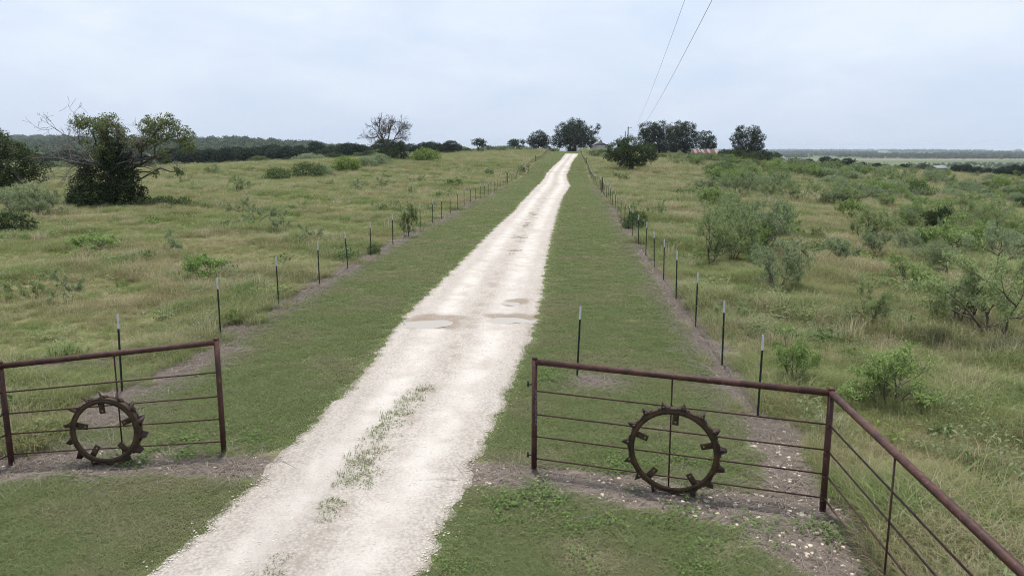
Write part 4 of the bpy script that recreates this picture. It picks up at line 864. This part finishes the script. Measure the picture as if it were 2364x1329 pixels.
while x < 900:                                                       # undergrowth at the foot of the tree line
    Y = np.interp(x, [70, 400, 700, 900, 1060], [292, 296, 300, 305, 320])+rp.uniform(-5, 5); xx, yy, zz = at(x, Y, 385); pr = SH[int(rp.choice([0, 3, 3, 2]))]
    plant(pr, 'undergrowth_bush', (xx, yy, zz), rp.uniform(1.2, 3.4), 'low dark bush at the left tree line foot, '+('left of' if x < 160 else 'behind' if x < 440 else 'right of')+' the vine covered tree', 'shrub', 'undergrowth along the left tree line', rp.uniform(0, 6), rp.uniform(1.1, 2.0)); x += rp.uniform(9, 24)
# skyline scrub left of the drive
x = 985.0
while x < 1285:
    px = x; Y = 338+rp.uniform(-8, 14); xx, yy, zz = at(px, Y, 350); pr = SH[int(rp.choice([0, 2, 3]))]
    plant(pr, 'skyline_bush', (xx, yy, zz), max(1.4, toph(rp.uniform(334, 343), Y, zz)), 'dark green bush on the skyline left of the drive end', 'shrub', 'skyline bushes left of the drive end', rp.uniform(0, 6), 1.4); x += rp.uniform(10, 18)

# ------------------------------------------------------------------ buildings
def part(name, fn, mat, parent): mb = MB(); fn(mb); return link(name, mb.mesh(name), mat, parent)
def gable_house(name, px, Y, base, wid, dep, wall_h, ridge, rz, lab, wallm, roofm, cat='building', corr=None, windows=True):
    x, y, z = at(px, Y, base); e = empty(name, (x, y, z), rz); tag(e, lab, cat); w, d = wid/2, dep/2
    def body(mb):
        V = [(-w, -d, -.3), (w, -d, -.3), (w, d, -.3), (-w, d, -.3), (-w, -d, wall_h), (w, -d, wall_h), (w, d, wall_h), (-w, d, wall_h), (-w, 0, ridge), (w, 0, ridge)]
        mb.add(V, [(0, 1, 5, 4), (1, 2, 6, 5), (2, 3, 7, 6), (3, 0, 4, 7)], [(4, 7, 8), (5, 9, 6)])
    part('wall', body, wallm, e)
    ov = .3; sl = (ridge-wall_h)/d
    for sgn in (-1, 1):
        n = corr or 1; ww = (2*w+2*ov)/n
        rf = None
        for k in range(n):
            def sheet(mb, k=k):
                x0 = -w-ov+k*ww; x1 = x0+ww-(.02 if corr else 0); zz = .006*(k % 2)
                V = [(x0, 0, ridge+.05+zz), (x1, 0, ridge+.05+zz), (x1, sgn*(d+ov), wall_h-sl*ov+.05+zz), (x0, sgn*(d+ov), wall_h-sl*ov+.05+zz)]
                V += [(a, b_, c_+.05) for a, b_, c_ in V]; mb.add(V, [(0, 1, 2, 3), (4, 7, 6, 5), (0, 4, 5, 1), (1, 5, 6, 2), (2, 6, 7, 3), (3, 7, 4, 0)])
            part('roof_sheet' if corr else 'roof', sheet, (roofm if not isinstance(roofm, tuple) else roofm[0 if rp.random() < .62 else 1]), e)
    if windows:
        for xo in (-w*.5, w*.45):
            f = part('window', lambda mb: mb.box((xo, -d-.02, wall_h*.55), (1.0, .06, 1.1)), M_ROOFW, e); part('pane', lambda mb: mb.box((xo, -d-.06, wall_h*.55), (.84, .03, .94)), M_GLASS, f)
        dr = part('door', lambda mb: mb.box((w*.05, -d-.025, 1.0), (.95, .06, 2.05)), M_DARK, e)
    return e
gable_house('farmhouse', 1381, 357, 348, 9.0, 6.0, toph(335, 357, at(1381, 357, 348)[2]), toph(328, 357, at(1381, 357, 348)[2]), math.pi/2+.12, 'pale sided house with a gable end half hidden by the big oak', M_SIDING, M_ROOFG)
gable_house('shed', 1320, 372, 350, 4.2, 3.2, 2.1, 2.9, .1, 'small white shed behind the big oak trunks', M_SIDING, M_ROOFG)
gable_house('barn', 1625, 262, 360, 8.4, 6.5, toph(357, 262, at(1625, 262, 360)[2])-.1, toph(345, 262, at(1625, 262, 360)[2]), .06, 'barn with a rusty red and bare tin sheet roof behind bushes', M_SIDING, (M_ROOFR, M_ROOFW), 'barn', 22, False)
gable_house('shed', 2165, 268, 402, 4.6, 3.4, 2.0, 2.8, .3, 'low grey tin shed among the brush down the right slope', M_SIDING, M_ROOFG, windows=False)
gable_house('shed', 1800, 240, 372, 2.4, 2.2, 1.9, 2.5, .3, 'pale little shed at the right end of the thicket', M_SIDING, M_ROOFG, windows=False)
gable_house('far_barn', 140, 1350, 333, 22, 12, 4, 7.0, .2, 'white roofed barn on the far wooded hill, left', M_SIDING, M_ROOFW, windows=False)
# low pipe corral and a small flat trailer by the drive end
x, y, z = at(1215, 336, 348); e = empty('corral_fence', (x, y, z)); tag(e, 'grey pipe corral fence under the mid sized oak', 'fence')
for k in range(7):
    mb = MB(); xx = k*1.9; zz = tz(x+xx, y)-z; mb.tube([(xx, 0, zz-.2), (xx, 0, zz+.6), (xx, 0, zz+1.3)], .06, 6); link('post', mb.mesh('post', True), M_BARKG, e)
for h in (.4, .8, 1.25):
    mb = MB(); mb.tube([(k*1.9, 0, tz(x+k*1.9, y)-z+h) for k in range(7)], .045, 6); link('rail', mb.mesh('rail', True), M_BARKG, e)
x, y, z = at(1286, 350, 347); e = empty('flat_trailer', (x, y, z), .2); tag(e, 'small dark flat trailer parked left of the drive end', 'trailer')
part('bed', lambda mb: mb.box((0, 0, .62), (2.0, 1.2, .14)), M_DARK, e); part('sideboard', lambda mb: mb.box((0, -.58, .88), (2.0, .05, .36)), M_WOODP, e)
for sx_ in (-.5, .5):
    mb = MB(); mb.tube([(sx_, -.66, .3), (sx_, -.6, .3), (sx_, -.5, .3)], .3, 14); link('wheel', mb.mesh('wheel', True), M_DARK, e)
x, y, z = at(1812, 222, 374); e = empty('fallen_limb', (x, y, z)); tag(e, 'dark fallen dead limb at the right end of the thicket', 'limb'); mb = MB(); rv = np.random.default_rng(3)
branchy(mb, (-1.6, 0, .6), (1, .1, .12), 3.0, .14, 1, rv, 3, .5, .05, 3); link('wood', mb.mesh('wood', True), M_BARK, e)

# ------------------------------------------------------------------ scattered stuff (grass, gravel, far woods)
def scatter(name, pts, rot, scl, idx, protos, lab=None, cat=None):
    me = mk_mesh(name, pts); fattr(me, 'rot', rot); fattr(me, 'scl', scl)
    a = me.attributes.new('pick', 'INT', 'POINT'); a.data.foreach_set('value', np.asarray(idx, np.int32))
    c = bpy.data.collections.new(name+'_kinds')
    for k, p in enumerate(protos):
        o_ = bpy.data.objects.new('%s_%02d' % (name, k), p); c.objects.link(o_)
    o = link(name, me); ng = bpy.data.node_groups.new(name, 'GeometryNodeTree')
    ng.interface.new_socket('Geometry', in_out='INPUT', socket_type='NodeSocketGeometry'); ng.interface.new_socket('Geometry', in_out='OUTPUT', socket_type='NodeSocketGeometry')
    gi = N(ng, 'NodeGroupInput'); go = N(ng, 'NodeGroupOutput'); iop = N(ng, 'GeometryNodeInstanceOnPoints'); ci = N(ng, 'GeometryNodeCollectionInfo')
    ci.inputs['Collection'].default_value = c; ci.inputs['Separate Children'].default_value = True; ci.inputs['Reset Children'].default_value = True
    def na(n, t): q_ = N(ng, 'GeometryNodeInputNamedAttribute', data_type=t); q_.inputs['Name'].default_value = n; return [s for s in q_.outputs if s.enabled and s.name == 'Attribute'][0]
    cx = N(ng, 'ShaderNodeCombineXYZ'); ng.links.new(na('rot', 'FLOAT'), cx.inputs[2]); e2 = N(ng, 'FunctionNodeEulerToRotation'); ng.links.new(cx.outputs[0], e2.inputs[0])
    ng.links.new(gi.outputs[0], iop.inputs['Points']); ng.links.new(ci.outputs[0], iop.inputs['Instance']); iop.inputs['Pick Instance'].default_value = True
    ng.links.new(na('pick', 'INT'), iop.inputs['Instance Index']); ng.links.new(e2.outputs[0], iop.inputs['Rotation']); ng.links.new(na('scl', 'FLOAT'), iop.inputs['Scale'])
    ng.links.new(iop.outputs[0], go.inputs[0]); md = o.modifiers.new('scatter', 'NODES'); md.node_group = ng
    tag(o, lab, cat, kind='stuff'); return o
def tuft(seed, n, rad, h, w, mat, bend=.5, spread=.4, seedhead=None):
    rngs = np.random.default_rng(seed); V, q, t = [], [], []
    for k in range(n):
        a = rngs.uniform(0, 6.28); r_ = rad*math.sqrt(rngs.random()); b0 = np.array([r_*math.cos(a), r_*math.sin(a), -.01]); a2 = a+rngs.normal(0, 1.2); d = np.array([math.cos(a2), math.sin(a2), 0])
        hh = h*rngs.uniform(.55, 1.15); s_ = np.array([-d[1], d[0], 0])*w*rngs.uniform(.7, 1.2)*.5; ln_ = spread*hh*rngs.uniform(.3, 1.2)
        m1 = b0+d*ln_*.35+np.array([0, 0, hh*.6]); tp = b0+d*ln_*(1+bend)+np.array([0, 0, hh*(1-.3*bend)]); i0 = len(V)
        V += [b0-s_, b0+s_, m1+s_*.8, m1-s_*.8, tp]; q.append((i0, i0+1, i0+2, i0+3)); t.append((i0+3, i0+2, i0+4))
    me = mk_mesh('tuft', np.array(V), q, t); me.materials.append(mat); return me
GL = leaf_mat('lawn blades', (.158, .205, .080), (.21, .25, .105), .42, .3, patch=(.23, .235, .125), patch_scale=.35)
GLD = leaf_mat('dry lawn blades', (.22, .19, .115), (.30, .27, .18), .2, .4)
GF = leaf_mat('pasture blades', (.185, .225, .085), (.25, .275, .115), .42, .45, patch=(.285, .265, .135), patch_scale=.10, patch2=(.17, .235, .075))
GFD = leaf_mat('dry pasture blades', (.34, .295, .185), (.46, .40, .27), .3, .4)
GW = leaf_mat('dead straw', (.15, .125, .105), (.235, .20, .17), .1, .5)
GC = leaf_mat('clover leaves', (0.088, 0.150, 0.040), (0.138, 0.206, 0.056), .3, .4)
LT = [tuft(200, 34, .12, .055, .007, GL, .8, .9), tuft(201, 30, .12, .07, .007, GL, .7, .8), tuft(202, 34, .13, .045, .007, GL, .9, 1.0), tuft(203, 18, .12, .05, .006, GLD, .9, 1.1)]
FT = [tuft(210, 40, .17, .25, .0065, GF, .7, .7), tuft(211, 36, .17, .33, .0065, GF, .8, .7), tuft(212, 46, .2, .17, .0075, GF, .8, .9), tuft(213, 26, .18, .35, .0045, GFD, .6, .5), tuft(214, 30, .2, .22, .005, GFD, .9, .9)]
WT = [tuft(220, 26, .2, .05, .008, GW, 1.5, 4.0), tuft(221, 22, .22, .07, .007, GW, 1.3, 3.2)]
def clover(seed):
    rngs = np.random.default_rng(seed); n = 60; B = np.c_[rngs.normal(0, .1, (n, 2)), rngs.uniform(.01, .08, n)]
    V, q = leaves(B, rdir(rngs, n)*np.array([1, 1, .3]), np.tile([0, 0, 1.0], (n, 1))+rngs.normal(0, .3, (n, 3)), .035, .028, rngs); me = mk_mesh('clover', V, q); me.materials.append(GC); return me
CV = [clover(230), clover(231)]
rs = np.random.default_rng(77)
def polar(n, r0, r1, k, amax=46):
    """points with density per area falling as r^-k"""
    u = rs.random(n); e_ = 2-k; r = (r0**e_+u*(r1**e_-r0**e_))**(1/e_) if abs(e_) > 1e-6 else r0*(r1/r0)**u
    a = np.radians(rs.uniform(-amax, amax, n)); return r*np.sin(a), r*np.cos(a), r
def emit(name, X, Y, r, scl, idx, protos, lab, cat, lift=0.0):
    scatter(name, np.c_[X, Y, terrain(X, Y)+lift], rs.uniform(0, 6.28, len(X)), scl, idx, protos, lab, cat)
# mown verge
X, Y, r = polar(800000, 5.0, 345, 1.4); jig = .22*vn(X, Y, .5, 2)+.1*vn(X, Y, .17, 5)
lawn = sd_lawn(X, Y)+jig*.5; k = (lawn > 0) & (sd_dirt(X, Y)+jig < -.02) & (sd_road(X, Y)+jig*.6 > .0); k &= rs.random(len(X)) < np.clip(.35+(sd_road(X, Y))*3, .3, 1)
bare = vn(X, Y, 1.1, 8)+.5*vn(X, Y, .4, 3); front_ = Y < panel_y(X); thin = front_ & (X > 0) & (bare > .55); k &= ~(thin & (rs.random(len(X)) < .35))
X, Y, r, thin = X[k], Y[k], r[k], thin[k]; dry = rs.random(len(X)) < .06+.6*thin+.05*(vn(X, Y, 2.5, 4) > .3)
emit('mown_grass', X, Y, r, rs.uniform(.75, 1.25, len(X))*np.minimum(1+r/80, 2.8)*np.where(sd_road(X, Y) < .4, .8, 1), np.where(dry, 3, rs.integers(0, 3, len(X))), LT, 'short mown grass verge on both sides of the gravel drive', 'grass')
# pasture grass
X, Y, r = polar(420000, 5.0, 340, 1.38); jig = .3*vn(X, Y, .6, 6)
k = (sd_lawn(X, Y)+jig*.4 < -.05) & (sd_dirt(X, Y)+jig*np.where(X < 0, 1.2, .6) < np.where(X < 0, .05, -.03)) & (sd_road(X, Y) > .5)
bald = (vn(X, Y, 1.6, 12)+.6*vn(X, Y, .5, 2)) > .75; k &= ~(bald & (X < 0) & (rs.random(len(X)) < .7))
X, Y, r = X[k], Y[k], r[k]; right = X > XR(np.clip(Y, 0, 400)); pd = np.where(right, .30, .16)+.34*(.6*vn(X, Y, 1.3, 9)+vn(X, Y, 4.0, 1)+.6*vn(X, Y, 11, 2)); dry = rs.random(len(X)) < pd
emit('pasture_grass', X, Y, r, rs.uniform(.55, 1.3, len(X))*np.where(right, .95, .78)*(.55+.85*sstep(vn(X, Y, 2.6, 13)+.6*vn(X, Y, .9, 4), -.7, .9))*(1+r/85), np.where(dry, rs.integers(3, 5, len(X)), rs.integers(0, 3, len(X))), FT, 'tall mixed green and dry pasture grass outside the fences', 'grass')
# broad leaved weeds, dark tussocks and pale seed heads scattered through the pasture
def weed(seed, n, rad, h, L_, W_, mat):
    rngs = np.random.default_rng(seed); B = np.c_[rngs.normal(0, rad*.5, (n, 2)), rngs.uniform(.02, h, n)]
    V, q = leaves(B, rdir(rngs, n)*np.array([1, 1, .6])+np.array([0, 0, .3]), np.tile([0, 0, 1.0], (n, 1))+rngs.normal(0, .5, (n, 3)), L_, W_, rngs, .2); me = mk_mesh('weed', V, q); me.materials.append(mat); return me
WD = [weed(240, 70, .28, .3, .11, .045, L_WEED), weed(241, 60, .35, .2, .10, .05, L_SHRUBB), weed(242, 80, .3, .4, .09, .025, L_MESQG), tuft(243, 60, .22, .5, .008, GFD, .5, .4), tuft(244, 70, .2, .42, .009, GC, .7, .6), weed(245, 60, .3, .3, .10, .03, L_MESQ)]
X, Y, r = polar(26000, 7.0, 190, 1.45); k = (sd_lawn(X, Y) < -.2) & (sd_dirt(X, Y) < -.1) & (sd_road(X, Y) > .8) & ((vn(X, Y, 2.2, 21)+.7*vn(X, Y, .8, 17)+rs.normal(0, .25, len(X))) > .55); X, Y, r = X[k], Y[k], r[k]
pk = np.clip((vn(X, Y, 5.0, 31)+1)*3+rs.normal(0, 1.3, len(X)), 0, 5.99).astype(int)
emit('pasture_weeds', X, Y, r, rs.uniform(.45, 1.25, len(X))*(1+r/120), pk, WD, 'scattered broad leaved weeds and tussocks in the pastures', 'weeds')
# dead straw along the fences and round the panels
X, Y, r = polar(120000, 5.0, 110, 1.2); k = (sd_dirt(X, Y)+.2*vn(X, Y, .5, 6) > -.12) & (sd_road(X, Y) > .1) & (rs.random(len(X)) < np.where(Y < 12, np.where(X > 1, .16, .4), .95)); X, Y, r = X[k], Y[k], r[k]
emit('dead_straw', X, Y, r, rs.uniform(.6, 1.3, len(X))*(1+r/70), rs.integers(0, 2, len(X)), WT, 'flattened grey brown dead grass along the fence lines', 'dead grass')
# clover and low weeds by the entrance
cl_pts = [(*G(430, 1045)[:2], .55), (*G(470, 1030)[:2], .3), (*G(330, 1060)[:2], .3), (*G(1430, 1075)[:2], .3), (*G(1260, 870)[:2], .3), (*G(250, 880)[:2], .35), (*G(1650, 1245)[:2], .5), (*G(1350, 1230)[:2], .9), (*G(1250, 1160)[:2], .5), (*G(1860, 1230)[:2], .25), (*G(560, 1010)[:2], .3), (*G(2100, 1310)[:2], .4), (*G(1600, 1060)[:2], .3), (*G(1150, 1190)[:2], .4)]
X = np.concatenate([rs.normal(c_[0], c_[2]*.95, int(11*c_[2]+4)) for c_ in cl_pts]); Y = np.concatenate([rs.normal(c_[1], c_[2]*.8, int(11*c_[2]+4)) for c_ in cl_pts]); k = sd_road(X, Y) > .1; X, Y = X[k], Y[k]
emit('clover_patches', X, Y, X*0, rs.uniform(.7, 1.5, len(X)), rs.integers(0, 2, len(X)), CV, 'low broad leaved clover and weeds around the entrance', 'weeds')
# tufts on the crown of the drive
cpts = [(975, 905, .22), (950, 930, .28), (925, 955, .3), (900, 985, .32), (870, 1020, .2), (845, 1070, .38), (830, 1095, .3), (800, 1110, .2), (765, 1170, .16), (750, 1200, .12), (640, 1312, .14), (880, 1045, .14), (1230, 495, .6), (1215, 520, .6), (1200, 550, .5), (1190, 580, .3)]
XX, YY = [], []
for px, py, sp_ in cpts:
    x, y, z = G(px, py); n = int(30*sp_); XX.append(rs.normal(x, sp_*.36, n)); YY.append(rs.normal(y, sp_*(.75 if py > 800 else 2.2), n))
X = np.concatenate(XX); Y = np.concatenate(YY); emit('drive_grass', X, Y, X*0, rs.uniform(.7, 1.7, len(X)), rs.integers(0, 3, len(X)), LT[:3], 'grass tufts growing along the middle of the gravel drive', 'grass', .03)
# loose stones
def rock(seed, s=1.0):
    import bmesh
    bm = bmesh.new(); bmesh.ops.create_icosphere(bm, subdivisions=1, radius=.5); rngs = np.random.default_rng(seed)
    sc_ = np.array([1, rngs.uniform(.6, .95), rngs.uniform(.35, .6)])
    for v in bm.verts: v.co = Vector(np.array(v.co)*sc_*rngs.uniform(.78, 1.15))
    me = bpy.data.meshes.new('rock'); bm.to_mesh(me); bm.free(); return me
M_GRAV = leaf_mat('loose gravel', (.33, .295, .26), (.44, .405, .365), 0.0, .5, rough=.9)
M_DSTONE = leaf_mat('loose field stone', (.40, .335, .245), (.54, .475, .375), 0.0, .5, rough=.9)
RK = [rock(300+k) for k in range(4)]; RK2 = [rock(310+k) for k in range(4)]
for m_ in RK: m_.materials.append(M_GRAV)
for m_ in RK2: m_.materials.append(M_DSTONE)
X, Y, r = polar(130000, 5.5, 26, 1.5, 34); s_ = sd_road(X, Y); Uq = (X-roadL(Y))/(roadR(Y)-roadL(Y)); trk = np.exp(-((Uq-.29)/.09)**2)+np.exp(-((Uq-.73)/.1)**2)
pdl = np.min([np.hypot((X-a_[0])/a_[2], (Y-a_[1])/a_[3]) for a_ in PUD], axis=0); k = (pdl > 1.25) & (s_ < .25) & (rs.random(len(X)) < np.where(s_ > 0, .4*np.exp(-s_*7), 1)*(1-.85*np.clip(trk, 0, 1))); X, Y, r = X[k], Y[k], r[k]
emit('loose_gravel', X, Y, r, .012+.034*rs.random(len(X))**2.6*(1+r/60)*np.where(sd_road(X, Y) > -.1, .75, 1), rs.integers(0, 4, len(X)), RK, 'loose white limestone gravel on the drive', 'gravel', .017)
X, Y, r = polar(60000, 5.5, 40, 1.2, 40); k = (sd_dirt(X, Y)+.15*vn(X, Y, .4, 3) > -.05) & (s_[0]*0 == 0) & (sd_road(X, Y) > .05) & (rs.random(len(X)) < np.where(X > 1, .6, .3)*np.where(Y > 14, .3, 1)); X, Y, r = X[k], Y[k], r[k]
emit('dirt_stones', X, Y, r, .02+.068*rs.random(len(X))**3.2, rs.integers(0, 4, len(X)), RK2, 'small cream stones strewn over the bare dirt by the fences', 'stones', .004)
for k, (px, py, d, lab) in enumerate([(1852, 1193, .13, 'largest pale stone by the corner post foot'), (1872, 1195, .115, 'tan stone beside the largest pale stone'), (1884, 1233, .085, 'upright tan stone below the corner post'), (1697, 1168, .09, 'pale stone right of the large wheel'), (1823, 1113, .075, 'tan stone left of the corner post'), (1845, 1100, .07, 'white stone up left of the corner post'), (1810, 998, .08, 'grey stone on the dirt strip past the panel'), (1796, 1046, .07, 'white stone on the dirt behind the right panel')]):
    x, y, z = G(px, py); o = link('stone', RK2[k % 4].copy(), None, None, (x, y, z+d*.16), k*1.3, d); tag(o, lab, 'stone', 'bigger stones by the right panel')
# far woods
def farcrown(seed, mat):
    rngs = np.random.default_rng(seed); lb = dome(rngs, 8, 7, .8, 5, .5); (V, q), _ = crown(lb, rngs, 1.0, 5.0, .36, .8, .15); me = mk_mesh('far_crown', V, q); me.materials.append(mat); return me
FC = [farcrown(400+k, L_FOREST) for k in range(4)]
a = np.radians(rs.uniform(-42, -8, 9000)); r = rs.uniform(950, 3300, 9000); X = r*np.sin(a); Y = r*np.cos(a); pxl = 1182+1800*np.tan(a)*1.018
k = (pxl < 800) & (vn(X, Y, 130, 3) > -.55); X, Y, r = X[k], Y[k], r[k]
emit('hill_woods', X, Y, r, rs.uniform(.8, 1.5, len(X))*(1+r/6000), rs.integers(0, 4, len(X)), FC, 'dense woods covering the low hills beyond the left tree line', 'woods', -.5)
a = np.radians(rs.uniform(8, 44, 5200)); r = 330+1600*rs.random(5200); X = r*np.sin(a); Y = r*np.cos(a); pxl = 1182+1800*np.tan(a)*1.018
k = (vn(X, Y, 70, 5) > -.5) & (r < np.interp(pxl, [1700, 1900, 2100, 2364], [430, 900, 1500, 1900])) & (r > 320); X, Y, r = X[k], Y[k], r[k]
emit('slope_woods', X, Y, r, rs.uniform(.4, .75, len(X))*np.where(r < 800, .8, 1.2), rs.integers(0, 4, len(X)), FC, 'scrubby woods down the right slope into the valley', 'woods', -.4)
bands = [(2750, 90), (3000, 130), (3300, 160), (4200, 200), (5200, 300), (6500, 400), (8200, 500), (10000, 700)]
XX, YY = [], []
for k, (rc, th_) in enumerate(bands):
    n = 1500; a = np.radians(rs.uniform(4, 44, n)); r = rc+rs.normal(0, th_*.5, n)+120*np.sin(a*9+k*2); kk = vn(a*40, a*0+k, 1.6, k) > -.35; XX.append((r*np.sin(a))[kk]); YY.append((r*np.cos(a))[kk])
X = np.concatenate(XX); Y = np.concatenate(YY); r = np.hypot(X, Y); emit('plain_woods', X, Y, r, rs.uniform(.8, 1.5, len(X))*(1+r/7000), rs.integers(0, 4, len(X)), FC, 'strips of woods across the far plain on the right', 'woods', -.5)

# ------------------------------------------------------------------ summer haze
mb = MB(); mb.box((0, 0, 12), (31000, 31000, 96)); m, nt, out = newmat('summer haze'); pv = N(nt, 'ShaderNodeVolumePrincipled'); setin(pv, Density=8.0e-5, Anisotropy=.0); pv.inputs['Color'].default_value = (.80, .89, 1, 1)
nt.links.new(pv.outputs[0], out.inputs['Volume']); tag(link('haze', mb.mesh('haze'), m), 'thin blue summer haze over the far country', 'haze', kind='stuff')
